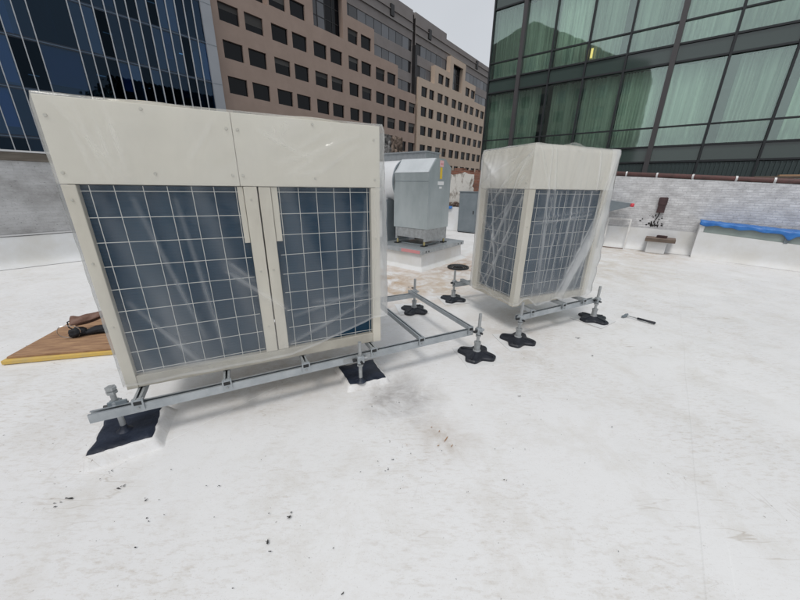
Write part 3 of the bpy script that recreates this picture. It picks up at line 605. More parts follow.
# ================================================================== CONDENSER UNITS
def screws(root, pts, y=-0.004, r=0.009, axis='y'):
    for u, z in pts:
        m = MB()
        if axis == 'y': m.cyl((u, y, z), (u, y - 0.006, z), r, r * 0.8, 10)
        else: m.cyl((y, u, z), (y - 0.006, u, z), r, r * 0.8, 10)
        m.build('screw', M['screw'], root)
def wire_guard(root, u0, u1, z0, z1, nu, nz, y, axis='y', jit=0.0, seed=1):
    m = MB(); R = random.Random(seed); r = 0.0022
    P = (lambda u, z: (u, y, z)) if axis == 'y' else (lambda u, z: (y, u, z))
    for i in range(nu):
        u = u0 + (u1 - u0) * i / (nu - 1) + R.uniform(-jit, jit); m.cyl(P(u, z0 - 0.03), P(u + R.uniform(-jit, jit), z1 + 0.03), r, n=6)
    for j in range(nz):
        z = z0 + (z1 - z0) * j / (nz - 1); m.cyl(P(u0 - 0.035, z), P(u1 + 0.035, z + R.uniform(-jit, jit)), r, n=6)
    return m.build('wire_guard', M['wire'], root)
def fan_top(root, W, D, H, nf):
    for i in range(nf):
        cx = W * (i + 0.5) / nf; rr = min(D, W / nf) * 0.42
        g = MB().lathe([(rr, -0.03), (rr, 0.025), (rr - 0.02, 0.03), (rr - 0.02, -0.03)], (cx, D / 2, H), 28).build('fan_ring', M['beige2'], root)
        m = MB()
        for k in range(1, 7): m.lathe([(rr * k / 7 - .002, 0.018), (rr * k / 7 + .002, 0.018), (rr * k / 7 + .002, 0.022)], (cx, D / 2, H), 24)
        for k in range(8): m.cyl((cx, D/2, H + 0.02), (cx + rr * cos(k * pi / 4), D/2 + rr * sin(k * pi / 4), H + 0.02), 0.003, n=5)
        m.build('fan_grille', M['wire'], g)

# large unit: two coil bays
u1 = thing('condenser_unit', 'large cream outdoor condenser unit with two blue coil bays behind wire guards', 'condenser', (-1.792, 1.76, 0.34), 0.4409)
W, D, H, SM = 1.80, 0.74, 1.69, 1.28
MB().box(0, 0.8535, 0, 0.02, SM, H).build('top_panel', M['beige'], u1, bevel=0.003)
MB().box(0.8555, W, 0, 0.02, SM, H).build('top_panel', M['beige'], u1, bevel=0.003)
MB().box(0, 0.02, 0.021, D, SM, H).box(W - 0.02, W, 0.021, D, SM, H).build('top_side_panel', M['beige'], u1)
MB().box(0.02, W - 0.02, 0.021, D - .02, H - 0.02, H - 0.002).build('top_plate', M['beige'], u1)
MB().box(0, W, D - 0.02, D, 0.06, H).build('rear_panel', M['beige'], u1)
for a, b in ((0, 0.062), (1.728, W)): MB().box(a, b, 0.0, 0.05, 0.0, SM - 0.003).build('corner_post', M['beige2'], u1, bevel=0.004)
for a, b in ((0, 0.05), (1.75, W)): MB().box(a, b, D - 0.05, D - 0.021, 0.0, SM - 0.003).build('corner_post', M['beige2'], u1)
MB().box(0.868, 0.948, 0.0, 0.05, 0.09, SM - 0.003).build('centre_post', M['beige2'], u1, bevel=0.004)
MB().box(0.956, 1.030, 0.004, 0.05, 0.09, SM - 0.003).build('centre_post', M['beige2'], u1, bevel=0.004)
MB().box(0.832, 0.866, 0.012, 0.03, 0.92, SM - 0.003).build('centre_bracket', M['beige2'], u1, bevel=0.003)
MB().box(1.032, 1.072, 0.012, 0.03, 0.92, SM - 0.003).build('centre_bracket', M['beige2'], u1, bevel=0.003)
MB().box(0.063, 1.727, 0.002, 0.05, 0.004, 0.088).build('base_sill', M['beigedk'], u1, bevel=0.004)
MB().box(0.05, W - 0.05, 0.051, D - .022, 0.01, 0.03).build('base_pan', M['beigedk'], u1)
MB().box(0.062, 0.87, 0.045, 0.09, 0.089, SM - .004).build('coil', M['coil'], u1)
MB().box(1.03, 1.728, 0.045, 0.09, 0.089, SM - .004).build('coil', M['coil'], u1)
MB().box(0.012, 0.03, 0.055, D - 0.055, 0.06, SM).build('side_coil', M['coil'], u1)
MB().box(W - 0.03, W - 0.012, 0.055, D - 0.055, 0.06, SM).build('side_coil', M['coil'], u1)
wire_guard(u1, 0.102, 0.825, 0.115, 1.245, 7, 9, 0.018, jit=0.004, seed=2)
wire_guard(u1, 1.085, 1.70, 0.115, 1.245, 6, 9, 0.018, jit=0.004, seed=3)
wire_guard(u1, 0.10, 0.66, 0.115, 1.245, 5, 9, 0.006, axis='x', seed=4)
wire_guard(u1, 0.10, 0.66, 0.115, 1.245, 5, 9, W - 0.006, axis='x', seed=5)
screws(u1, [(0.03, 1.60), (0.027, 1.335), (0.425, 1.665), (0.425, 1.342), (0.823, 1.60), (0.82, 1.342), (0.882, 1.60), (0.878, 1.342), (1.33, 1.665), (1.325, 1.335), (1.755, 1.60), (1.76, 1.335)], y=0.0)
screws(u1, [(0.03, 1.20), (0.03, 0.85), (0.03, 0.45), (0.905, 1.2), (0.905, 0.72), (0.905, 0.3), (0.99, 0.72), (1.765, 0.9), (1.765, 0.4)], y=0.0, r=0.007)
fan_top(u1, W, D, H, 2)

# smaller unit: one coil bay in front, coil on its left flank
u2 = thing('condenser_unit', 'smaller cream outdoor condenser unit wrapped loosely in plastic, right of the open frame', 'condenser', (1.293, 3.401, 0.345), 0.4076)
W2, D2 = 1.185, 0.815
MB().box(0.0, W2, 0, 0.02, SM, H).build('top_panel', M['beige'], u2, bevel=0.003)
MB().box(0, 0.02, 0.022, D2, SM, H).box(W2 - 0.02, W2, 0.022, D2, SM, H).build('top_side_panel', M['beige'], u2, bevel=0.003)
MB().box(0.02, W2 - 0.02, 0.021, D2 - .02, H - 0.02, H - 0.002).build('top_plate', M['beige'], u2)
MB().box(0, W2, D2 - 0.02, D2, 0.06, SM - .002).box(0.02, W2 - .02, D2 - .02, D2, SM, H - .03).build('rear_panel', M['beige'], u2)
MB().box(0, 0.085, 0.0, 0.02, 0, SM - 0.003).box(0, 0.02, 0.021, 0.07, 0, SM - .003).build('corner_post', M['beige2'], u2, bevel=0.003)
MB().box(W2 - 0.085, W2, 0.0, 0.05, 0, SM - 0.003).build('corner_post', M['beige2'], u2, bevel=0.003)
MB().box(0, 0.05, D2 - 0.11, D2 - 0.021, 0, SM - 0.003).build('corner_post', M['beige2'], u2, bevel=0.003)
MB().box(W2 - .05, W2, D2 - 0.07, D2 - 0.021, 0, SM - 0.003).build('corner_post', M['beige2'], u2)
MB().box(0.086, W2 - .086, 0.002, 0.05, 0.003, 0.088).box(0.002, 0.05, 0.071, D2 - .112, 0.003, 0.088).build('base_sill', M['beigedk'], u2, bevel=0.003)
MB().box(0.05, W2 - 0.03, 0.051, D2 - .022, 0.01, 0.03).build('base_pan', M['beigedk'], u2)
MB().box(0.084, W2 - .084, 0.04, 0.09, 0.089, SM - .004).build('coil', M['coil'], u2)
MB().box(0.04, 0.082, 0.092, D2 - 0.11, 0.089, SM - .004).build('side_coil', M['coil'], u2)
MB().box(W2 - 0.03, W2 - 0.012, 0.055, D2 - 0.075, 0.06, SM).build('side_coil', M['coil'], u2)
wire_guard(u2, 0.14, W2 - 0.12, 0.115, 1.235, 8, 9, 0.012, jit=0.004, seed=6)
wire_guard(u2, 0.11, D2 - 0.15, 0.115, 1.235, 5, 9, 0.012, axis='x', jit=0.004, seed=7)
screws(u2, [(0.04, 1.6), (0.04, 1.34), (W2 - .04, 1.6), (W2 - .04, 1.34), (0.04, 0.9), (0.04, 0.4), (0.59, 1.66), (0.42, 1.34)], y=0.0)
screws(u2, [(0.06, 1.6), (0.06, 1.34), (D2 - .06, 1.6), (D2 - .06, 1.34)], y=0.0, axis='x')
fan_top(u2, W2, D2, H, 1)

# ---- plastic covers: one continuous draped sheet each
def cover(name, label, root_loc, yaw, W, D, H, zlow, fold, topf, hazef, seed):
    m = MB(); hz = []
    rc = 0.03; segs = []
    # perimeter of the box, counter-clockwise from the back left corner: left side, front, right side, back
    P = []
    def side(p0, p1, n_, nrm, tagk):
        for i in range(n_):
            k = i / n_; P.append((p0[0] + (p1[0]-p0[0]) * k, p0[1] + (p1[1]-p0[1]) * k, nrm, tagk, k))
    step = 0.010
    side((0, D), (0, 0), int(D / step), (-1, 0), 'L'); side((0, 0), (W, 0), int(W / step), (0, -1), 'F')
    side((W, 0), (W, D), int(D / step), (1, 0), 'R'); side((W, D), (0, D), int(W / step / 3), (0, 1), 'B')
    n_ = len(P); NV = 130
    # smooth the normals so that the corners are round
    nn = []
    for i in range(n_):
        a = Vector((0, 0))
        for j in range(-6, 7): a += Vector(P[(i + j) % n_][2])
        nn.append(a.normalized())
    for j in range(NV + 1):
        v = j / NV
        for i in range(n_):
            x, y, nr_, tg, k = P[i]
            z0 = zlow(tg, k, x, y); z = H + 0.012 - v * (H + 0.012 - z0)
            d = fold(tg, k, z, x, y)
            dr = max(0.0, 1 - v * NV / 4.0) * 0.012           # rounding over the top edge
            m.v.append((x + nn[i].x * (d - dr), y + nn[i].y * (d - dr), z - (0 if j else 0)))
            hz.append(hazef(tg, k, z, v))
    for j in range(NV):
        for i in range(n_):
            a = j * n_ + i; b = j * n_ + (i + 1) % n_; m.f.append((a, b, b + n_, a + n_))
    # top: rings shrinking to the middle
    NR = 14; base = len(m.v); prev = list(range(n_))
    for r in range(1, NR + 1):
        s = 1 - r / NR * 0.98; cur = []
        for i in range(n_):
            px, py = m.v[i][0], m.v[i][1]
            x = W/2 + (px - W/2) * s; y = D/2 + (py - D/2) * s
            m.v.append((x, y, H + 0.014 + topf(x, y))); hz.append(0.10); cur.append(len(m.v) - 1)
        for i in range(n_):
            m.f.append((prev[i], cur[i], cur[(i + 1) % n_], prev[(i + 1) % n_]))
        prev = cur
    m.f.append(tuple(prev))
    me = m.mesh(name, M['sheet'], True)
    at = me.attributes.new('haze', 'FLOAT', 'POINT'); at.data.foreach_set('value', hz)
    o = bpy.data.objects.new(name, me); COL.objects.link(o); place(o, root_loc, yaw); tag(o, label, 'plastic cover'); return o
def ridge(p, s): return 1 - abs(noise.noise(p * s)) * 2
def fbm(x, y, z, s): return noise.noise(Vector((x, y, z)) * s) + 0.5 * noise.noise(Vector((x, y, z + 7)) * s * 2.1)
# large unit: taut bag, torn up at the lower right, hanging loose on the right flank
def zl1(tg, k, x, y):
    if tg == 'F':
        b = 0.035 + 0.012 * noise.noise(Vector((x * 3, 0, 1)))
        t_ = max(0.0, min(1.0, (x - 1.02) / 0.70)); return b + 0.20 * t_ ** 1.2
    if tg == 'R': return 0.25 + 0.10 * k + 0.05 * noise.noise(Vector((k * 4, 3, 1)))
    if tg == 'L': return 0.03 + 0.03 * noise.noise(Vector((k * 4, 5, 1)))
    return 0.25
def crease(px, pz, x0, z0, x1, z1, wd):
    dx, dz = x1 - x0, z1 - z0; L2 = dx*dx + dz*dz; t_ = max(0, min(1, ((px-x0)*dx + (pz-z0)*dz) / L2)); wd = max(wd, 0.0095)
    d = sqrt((px - x0 - t_*dx) ** 2 + (pz - z0 - t_*dz) ** 2); return math.exp(-(d / wd) ** 2) * (0.35 + 0.65 * sin(pi * min(1, max(0, t_ * 0.9 + 0.05))))
CR1 = [(0.08, 1.66, 0.30, 1.30, .018), (0.15, 1.66, 0.22, 1.30, .02), (0.28, 1.66, 0.30, 1.35, .02), (1.55, 1.62, 1.15, 1.34, .02), (1.62, 1.55, 1.30, 1.33, .015), (1.45, 1.64, 1.2, 1.5, .02),
       (0.70, 0.74, 1.05, 0.42, .022), (0.72, 0.80, 0.86, 0.66, .02), (1.72, 0.42, 1.0, 0.12, .02), (1.70, 0.50, 1.1, 0.36, .018), (1.68, 1.2, 1.62, 0.4, .02), (0.3, 1.2, 0.5, 0.3, .022), (0.5, 1.2, 0.6, 0.2, .02), (1.7, 0.45, 1.25, 0.45, .015), (0.1, 0.12, 0.8, 0.10, .015), (0.15, 0.6, 0.45, 0.1, .02), (1.0, 1.60, 1.3, 1.45, .010), (1.1, 1.42, 1.5, 1.55, .010), (1.35, 1.5, 1.65, 1.62, .010), (0.75, 1.62, 0.6, 1.4, .012), (1.2, 1.35, 1.4, 1.38, .010), (0.12, 1.6, 0.16, 1.3, .010), (0.22, 1.62, 0.25, 1.32, .012)]
def fd1(tg, k, z, x, y):
    b = 0.014 + 0.004 * fbm(x, y, z, 3)
    if tg == 'F':
        lo = 1 - z / 1.7
        b += 0.010 * sum(crease(x, z, *c[:4], max(c[4], 0.017)) for c in CR1) + 0.006 * abs(fbm(x * 1.5, 0, z * 0.6, 2.2)) * (0.4 + lo) + 0.004 * fbm(x, 2, z, 7)
        if 0.063 < x < 0.86 or 1.04 < x < 1.72:
            if z < 1.27: b += 0.002
        b += 0.02 * max(0, (x - 1.70) / 0.1)
    elif tg == 'R':
        b += 0.055 * sin(pi * min(1, k * 1.2 + .12)) * (0.45 + 0.55 * sin(z * 2.4 + 0.4)) + 0.03 * abs(fbm(k, 0, z * 0.6, 3.5)) + 0.02 * (1 - k)
    elif tg == 'L':
        b += 0.01 * abs(fbm(k, 0, z * .4, 3))
    else: b += 0.02 * abs(fbm(x, 0, z * .3, 3))
    return b
def hz1(tg, k, z, v):
    if tg != 'F': return 0.36 + 0.15 * max(0, noise.noise(Vector((k * 6, z * 2, 1)))) + (0.2 if v > .985 else 0)
    x = k * 1.80
    h = 0.20 * max(crease(x, z, *c[:4], 0.013) for c in CR1)  # whitened crease lines: highlights on the folds painted into the haze
    if z > 1.28: h = 0.6 * h + 0.10 + 0.16 * max(0.0, noise.noise(Vector((x * 4 - z * 3, z * 4, 6))))
    else: h += 0.18 * max(0, 1 - z / 0.8) + (0.26 * max(0, min(1, (k - 0.945) / 0.03))) + 0.15 * max(0.0, noise.noise(Vector((x * 3.2 + z * 0.9, z * 0.45, 4)))) + 0.10 * max(0.0, noise.noise(Vector((x * 8 + z * 2, z * 0.7, 9)))) + 0.13 * crease(x, z, 0.70, 0.78, 1.02, 0.42, 0.035)  # last term paints a diagonal highlight on top of the milkiness
    if v > 0.985: h += 0.25
    return h
cover('plastic_cover', 'thin clear plastic sheet pulled tight over the large unit, torn at its lower right', (-1.792, 1.76, 0.34), 0.4409, 1.80, 0.74, 1.69, zl1, fd1,
      lambda x, y: 0.008 * fbm(x, y, 0, 4), hz1, 1)
# smaller unit: baggy, milky at the top left and along the lower right
def zl2(tg, k, x, y):
    if tg == 'F': return 0.02 + 0.07 * noise.noise(Vector((x * 4, 1, 0))) - 0.02 * sin(pi * k) + 0.05 * max(0, 1 - abs(k - 0.16) / 0.12)
    if tg == 'L': return 0.03 + 0.05 * noise.noise(Vector((k * 4, 2, 0))) + 0.05 * k * (1 - k)
    return 0.06 + 0.05 * noise.noise(Vector((k * 5, 4, 0)))
CRF = [(0.05, 1.67, 0.55, 0.55, .016), (0.25, 1.66, 0.42, 0.7, .014), (1.12, 1.6, 1.0, 0.9, .02), (1.02, 1.0, 0.62, 0.10, .030), (1.08, 0.8, 0.75, 0.08, .025), (1.0, 0.7, 0.9, 0.1, .02), (0.62, 1.2, 0.58, 0.5, .014), (0.78, 1.2, 0.80, 0.4, .014), (0.3, 1.2, 0.25, 0.3, .014), (0.9, 1.66, 0.95, 1.28, .02), (0.12, 0.98, 0.98, 1.06, .010), (0.12, 0.93, 0.95, 1.01, .010), (0.2, 1.66, 0.30, 0.2, .010), (0.42, 1.25, 0.40, 0.2, .012), (0.52, 1.25, 0.50, 0.3, .012), (0.70, 1.25, 0.70, 0.2, .012), (0.88, 1.25, 0.86, 0.5, .012), (1.15, 1.6, 1.02, 0.6, .02)]
CRL = [(0.02, 1.66, 0.75, 1.32, .03), (0.02, 1.60, 0.6, 1.05, .02), (0.06, 1.40, 0.6, 0.35, .016), (0.05, 1.2, 0.5, 0.1, .016), (0.3, 1.30, 0.2, 0.1, .014), (0.75, 1.6, 0.45, 1.40, .03), (0.01, 1.64, 0.40, 0.75, .012), (0.03, 1.30, 0.68, 0.70, .012), (0.1, 0.9, 0.62, 0.06, .012), (0.55, 1.28, 0.30, 0.08, .012), (0.7, 1.0, 0.3, 0.6, .015), (0.65, 0.3, 0.35, 0.05, .02)]
def fd2(tg, k, z, x, y):
    b = 0.016 + 0.006 * fbm(x, y, z, 3)
    if tg == 'F':
        b += 0.016 * sum(crease(x, z, *c[:4], max(c[4], 0.016)) for c in CRF) + 0.022 * abs(fbm(x * 2.2, 0, z * 0.35, 3)) * (1.25 - z / 1.7) + 0.02 * max(0, (k - .9) / .1)
    elif tg == 'L':
        q = D2 - y if False else y
        b += 0.018 * sum(crease(y, z, *c[:4], max(c[4], 0.016)) for c in CRL) + 0.022 * abs(fbm(y * 2, 3, z * 0.4, 3)) + 0.05 * math.exp(-((z - 1.45) / .22) ** 2) * sin(pi * k)
    elif tg == 'R':
        b += 0.05 * sin(pi * min(1, k + .15)) * (0.6 + 0.4 * sin(z * 3)) + 0.05 * abs(fbm(k, 0, z * .8, 3.0)) + 0.02 * (1 - k)
    else: b += 0.03 * abs(fbm(x, 0, z * .3, 3))
    return b
def hz2(tg, k, z, v):
    if tg == 'F':
        x = k * 1.185
        h = 0.03 + 0.66 * crease(x, z, 1.12, 1.00, 0.66, 0.00, 0.080) + (0.30 if k > .92 else 0) + 0.10 * max(0, noise.noise(Vector((x * 7, z * 0.7, 2)))) + (0.05 if z < 1.28 else 0.26) + 0.22 * max(0, 1 - z / 0.45)
        h += max(crease(x, z, *c[:4], 0.009 + 0.007 * ((i_ * 37) % 10) / 10) * (0.14 + 0.40 * ((i_ * 53) % 10) / 10) for i_, c in enumerate(CRF))  # fold highlights painted as whiter lines along the creases
    elif tg == 'L':
        yy = 0.815 * (1 - k)
        h = 0.12 + 0.85 * math.exp(-((z - 1.46) / 0.15) ** 2 - ((k - 0.36) / 0.30) ** 2) + max(crease(yy, z, *c[:4], 0.009 + 0.007 * ((i_ * 37) % 10) / 10) * (0.16 + 0.42 * ((i_ * 53) % 10) / 10) for i_, c in enumerate(CRL)) + (0.30 if k < 0.07 else 0) + 0.12 * max(0, noise.noise(Vector((yy * 7, z, 5))))  # milky bulge, plus crease highlights painted as white lines
    else: h = 0.45
    if v > 0.985: h += 0.2
    return h
cover('plastic_cover', 'baggy milky plastic sheet with many creases draped over the smaller unit', (1.293, 3.401, 0.345), 0.4076, W2, D2, 1.69, zl2, fd2,
      lambda x, y: 0.012 * fbm(x, y, 0, 4) + 0.075 * math.exp(-((x - 0.80) / 0.13) ** 2 - ((y - 0.30) / 0.16) ** 2) * (1 + 0.5 * noise.noise(Vector((x * 14, y * 14, 0)))), hz2, 2)

# ================================================================== SUPPORT FRAMES
def channel(name, root, p0, p1, z, hh=0.041, ww=0.041, m_=None):
    """slotted strut channel 41 mm, open side up"""
    p0, p1 = Vector((*p0, 0)), Vector((*p1, 0)); d = p1 - p0; a = atan2(d.y, d.x); Ln = d.length; w_, t_ = ww / 2, 0.003
    m = MB()
    m.box(0, Ln, -w_, w_, 0, t_); m.box(0, Ln, -w_, -w_ + t_, t_, hh); m.box(0, Ln, w_ - t_, w_, t_, hh)
    m.box(0, Ln, -w_ + t_, -w_ + 0.014, hh - 0.003, hh); m.box(0, Ln, w_ - 0.014, w_ - t_, hh - 0.003, hh)
    o = m.build(name, m_ or M['galv'], root); o.location = (p0.x, p0.y, z); o.rotation_euler = (0, 0, a); return o
def foot_pad(rot):
    m = MB(); n_ = 56; rings = [(1.0, 0.0), (1.0, 0.020), (0.93, 0.030), (0.6, 0.040), (0.25, 0.050)]
    for q, z in rings:
        for i in range(n_):
            a = 2 * pi * i / n_; c4 = cos(4 * a)
            r = 0.168 + (0.040 * c4 if c4 < 0 else 0.036 * c4 ** 0.7)
            if c4 > 0.75: r -= 0.012 * (c4 - 0.75) / 0.25
            r = (r if q > 0.9 else 0.168 + (r - 0.168) * q) * q
            m.v.append((r * cos(a + rot), r * sin(a + rot), z))
    for j in range(len(rings) - 1):
        for i in range(n_): m.f.append((j*n_+i, j*n_+(i+1) % n_, (j+1)*n_+(i+1) % n_, (j+1)*n_+i))
    m.f.append(tuple(range((len(rings)-1)*n_, len(rings)*n_)))
    return m
def foot(root, x, y, rot, yaw, top=0.47, pad=True, zb=0.014, clampz=0.285, socket=True):
    """rubber foot with socket, threaded post, clamp and bolts"""
    if pad:
        o = foot_pad(rot).build('foot', M['rubber'], root, smooth=False); o.location = (x, y, zb)
        b = o.modifiers.new('b', 'BEVEL'); b.width = 0.004; b.segments = 2; b.limit_method = 'ANGLE'
        m = MB()
        for a in (0, pi/2, pi, 3*pi/2): m.obox((0.105 * cos(a + rot), 0.105 * sin(a + rot), 0.040), (0.13, 0.016, 0.016), a + rot, 0.10)
        m.build('foot_rib', M['rubber'], o, bevel=0.004)
        for a in (0, pi/2, pi, 3*pi/2): MB().lathe([(0.014, 0.030), (0.012, 0.036), (0.0001, 0.036)], (0.15 * cos(a + rot), 0.15 * sin(a + rot), 0), 10).build('foot_plug', M['black'], o)
    else:
        o = MB().lathe([(0.045, 0.0), (0.035, 0.008), (0.022, 0.02), (0.019, 0.04), (0.015, 0.04)], (0, 0, 0), 14).build('foot', M['navy'], root, smooth=True); o.location = (x, y, zb)
    if socket: MB().lathe([(0.040, 0.045), (0.040, 0.058), (0.031, 0.062), (0.030, 0.135), (0.035, 0.136), (0.035, 0.150), (0.018, 0.152)], (0,0,0), 18).build('socket', M['galvp'], o, smooth=False)
    MB().cyl((0, 0, 0.01), (0, 0, top - zb), 0.0155, n=14).build('post', M['galvp'], o)
    MB().lathe([(0.016, 0), (0.027, 0), (0.027, 0.018), (0.016, 0.018)], (0, 0, clampz - zb - 0.062), 6).build('nut', M['galvp'], o)
    c = MB().obox((0, 0, clampz - zb), (0.060, 0.052, 0.060), yaw).cyl((0, 0, clampz - zb - 0.034), (0, 0, clampz - zb + 0.036), 0.030, n=14).build('clamp', M['galv'], o, bevel=0.004)
    ex, ey = cos(yaw), sin(yaw)
    for s_ in (-1, 1):
        q = MB().cyl((ex * s_ * 0.03, ey * s_ * 0.03, clampz - zb), (ex * s_ * 0.062, ey * s_ * 0.062, clampz - zb), 0.013, n=10).build('clamp_bolt', M['galvp'] if s_ > 0 else M['black'], c)
    MB().cyl((-ey * -0.03, ex * -0.03, clampz - zb - .012), (-ey * -0.055, ex * -0.055, clampz - zb - .012), 0.011, n=8).build('clamp_bolt', M['black'], c)
    return o
def clip(root, x, y, z, yaw=0):     # window clip where a cross rail sits on a main rail
    o = MB().box(-0.03, 0.03, -0.028, -0.022, -0.045, 0.03).box(-0.03, 0.03, -0.022, 0.0, 0.03, 0.036).build('beam_clip', M['galv'], root); o.location = (x, y, z)
    MB().box(-0.021, 0.021, -0.0285, -0.0225, -0.001, 0.026).build('end_cap', M['black'], o)
    MB().cyl((0, -0.028, -0.02), (0, -0.04, -0.02), 0.008, n=8).build('clip_bolt', M['galvp'], o); return o

Y1 = radians(26.8)
f1 = thing('support_frame', 'long galvanised steel support frame under the large unit, its empty end reaching right', 'support frame', (-1.897, 1.584, 0), Y1)
ZR = 0.238
channel('main_rail', f1, (0.0, 0.0), (2.94, 0.0), ZR, 0.060, 0.05); channel('main_rail', f1, (0.0, 1.225), (2.96, 1.225), ZR, 0.060, 0.05)
for x in (0.25, 0.755, 1.30, 1.87, 2.34, 2.90):
    channel('cross_rail', f1, (x, -0.03), (x, 1.26), ZR + 0.0605); clip(f1, x, -0.008, ZR + 0.061)
foot(f1, 2.985, -0.055, radians(60) - Y1, 0.0); foot(f1, 2.998, 1.29, radians(58) - Y1, 0.0)
# the two posts standing on the navy mats and their twins at the back
foot(f1, 0.118, 0.050, 0, 0, top=0.425, pad=False, zb=0.088, clampz=0.285, socket=False)
MB().lathe([(0.0155, 0.375), (0.030, 0.375), (0.030, 0.392), (0.022, 0.393), (0.022, 0.402), (0.030, 0.403), (0.030, 0.420), (0.0155, 0.421)], (0.118, 0.050, 0), 6).build('nut', M['galvp'], f1)
MB().box(0.085, 0.185, 0.022, 0.034, 0.262, 0.325).build('clamp_plate', M['cab'], f1, bevel=0.003)
foot(f1, 1.735, -0.052, 0, 0, top=0.43, pad=False, zb=0.058, clampz=0.272, socket=False)
MB().box(1.60, 1.86, -0.030, -0.022, 0.252, 0.29).build('splice_plate', M['galvp'], f1)
foot(f1, 0.118, 1.17, 0, 0, top=0.425, pad=False, zb=0.012, socket=False); foot(f1, 1.735, 1.29, radians(30), 0)

Y2 = radians(26.5)
f2 = thing('support_frame', 'square galvanised steel support frame on black rubber feet under the smaller unit', 'support frame', (1.30, 3.26, 0), Y2)
ZR2 = 0.243
channel('main_rail', f2, (0.0, 0.0), (1.38, 0.03), ZR2, 0.060, 0.05); channel('main_rail', f2, (0.10, 1.33), (1.50, 1.33), ZR2, 0.060, 0.05)
for x in (0.22, 0.745, 1.12):
    channel('cross_rail', f2, (x, -0.02), (x + 0.03, 1.36), ZR2 + 0.0605); clip(f2, x, 0.002, ZR2 + 0.061)
foot(f2, 0.009, -0.05, radians(60) - Y2, 0.0); foot(f2, 1.39, -0.012, radians(22) - Y2, 0.0); foot(f2, 0.146, 1.391, radians(62) - Y2, 0.0); foot(f2, 1.5, 1.39, radians(60) - Y2, 0.0)

# white slip sheets heat-welded under each rubber foot
def slip(x, y, yaw, s=0.21, parent=None):
    R = random.Random(int(x * 100)); pts = []
    for k in range(4):
        a = yaw + pi / 4 + k * pi / 2; r = s * 1.38 * R.uniform(.93, 1.06); pts.append((x + r * cos(a), y + r * sin(a)))
    return flat_patch(pts, 0.009, M['patch'], 'slip_sheet', mb_, 0.0045)
for x, y, a in ((0.81, 2.88, .25), (0.16, 4.17, .2), (0.81, 4.58, .25), (1.33, 3.22, .22), (2.55, 3.87, .6), (1.98, 5.2, .2)): slip(x, y, a)
# raised white pads with navy rubber mats under the large unit
def raised(pts, top, z, label, dx):
    c = Vector((sum(p[0] for p in pts) / 4, sum(p[1] for p in pts) / 4, 0))
    m = MB(); n_ = 48; RG = 12
    def edge(k):
        k = k * 4; a = Vector((*pts[int(k) % 4], 0)); b_ = Vector((*pts[(int(k) + 1) % 4], 0)); return a.lerp(b_, k - int(k))
    for r in range(RG + 1):
        q = r / RG; sc = 1.24 - 0.22 * q; h_ = z * (3 * q * q - 2 * q ** 3)
        for i in range(n_):
            e = edge(i / n_) - c; w_ = 1 + 0.05 * noise.noise(Vector((e.x * 3, e.y * 3, 4))) * (1 - q)
            m.v.append((c.x + e.x * sc * w_ + dx[0] * (1 - q), c.y + e.y * sc * w_ + dx[1] * (1 - q), 0.004 + h_ + 0.004 * noise.noise(Vector((e.x * sc * 9, e.y * sc * 9, 0))) * (q > 0)))
    for r in range(RG):
        for i in range(n_): m.f.append((r*n_+i, r*n_+(i+1) % n_, (r+1)*n_+(i+1) % n_, (r+1)*n_+i))
    m.f.append(tuple(range(RG*n_, (RG+1)*n_)))
    m.build('raised_pad', M['membrane'], mb_, smooth=True)
    R = random.Random(7)
    P = []
    for k in range(4):
        a, b_ = Vector((*pts[k], 0)), Vector((*pts[(k+1) % 4], 0))
        for j in range(9):
            q = a.lerp(b_, j / 9); P.append((q.x + R.uniform(-.006, .006), q.y + R.uniform(-.006, .006)))
    m = MB()
    n_ = len(P)
    def zz(p): return z + 0.009 + 0.006 * noise.noise(Vector((p[0] * 9, p[1] * 9, 0))) + 0.004
    rings = 7
    for r in range(rings):
        s_ = 1 - r / rings
        for p in P:
            q = (c.x + (p[0] - c.x) * s_, c.y + (p[1] - c.y) * s_); m.v.append((q[0], q[1], zz(q) - (0.011 if r == 0 else 0)))
    for r in range(rings - 1):
        for i in range(n_): m.f.append((r*n_+i, r*n_+(i+1) % n_, (r+1)*n_+(i+1) % n_, (r+1)*n_+i))
    m.f.append(tuple(range((rings-1)*n_, rings*n_)))
    o = m.build('rubber_mat', M['navy'], smooth=True); tag(o, label, 'mat'); return o
raised([(-1.874, 1.461), (-1.595, 1.628), (-1.733, 1.932), (-2.05, 1.80)], None, 0.075, 'navy black rubber mat under the left end post of the long frame', (0.03, -0.0))
raised([(-0.411, 2.272), (-0.113, 2.399), (-0.254, 2.704), (-0.568, 2.568)], None, 0.042, 'navy black rubber mat under the large unit, beside its lower right corner', (0.0, 0.0))

# ================================================================== FAN, DUCT, CABINET
cu = thing('roof_curb', 'white membrane-wrapped curb with galvanised cap under the fan', 'curb', TN(5.23, 3.62), YL)
def fcu(u, v): pass
m = MB(); t0 = 0.10
lo = [(-t0, -t0, 0.006), (1.70 + t0, -t0, 0.006), (1.70 + t0, 1.75 + t0, 0.006), (-t0, 1.75 + t0, 0.006)]; mi = [(0.0, 0.0, 0.07), (1.70, 0, 0.07), (1.70, 1.75, 0.07), (0, 1.75, 0.07)]; hi = [(0.02, 0.02, 0.34), (1.68, .02, 0.34), (1.68, 1.73, 0.34), (.02, 1.73, 0.34)]
m.add(lo + mi + hi, [(i, (i+1) % 4, 4 + (i+1) % 4, 4 + i) for i in range(4)] + [(4 + i, 4 + (i+1) % 4, 8 + (i+1) % 4, 8 + i) for i in range(4)] + [(8,9,10,11)])
m.build('curb_flashing', M['flash'], cu, bevel=0.012)
MB().box(-0.03, 1.73, -0.03, 1.78, 0.335, 0.425).build('curb_cap', M['galv'], cu, bevel=0.006)
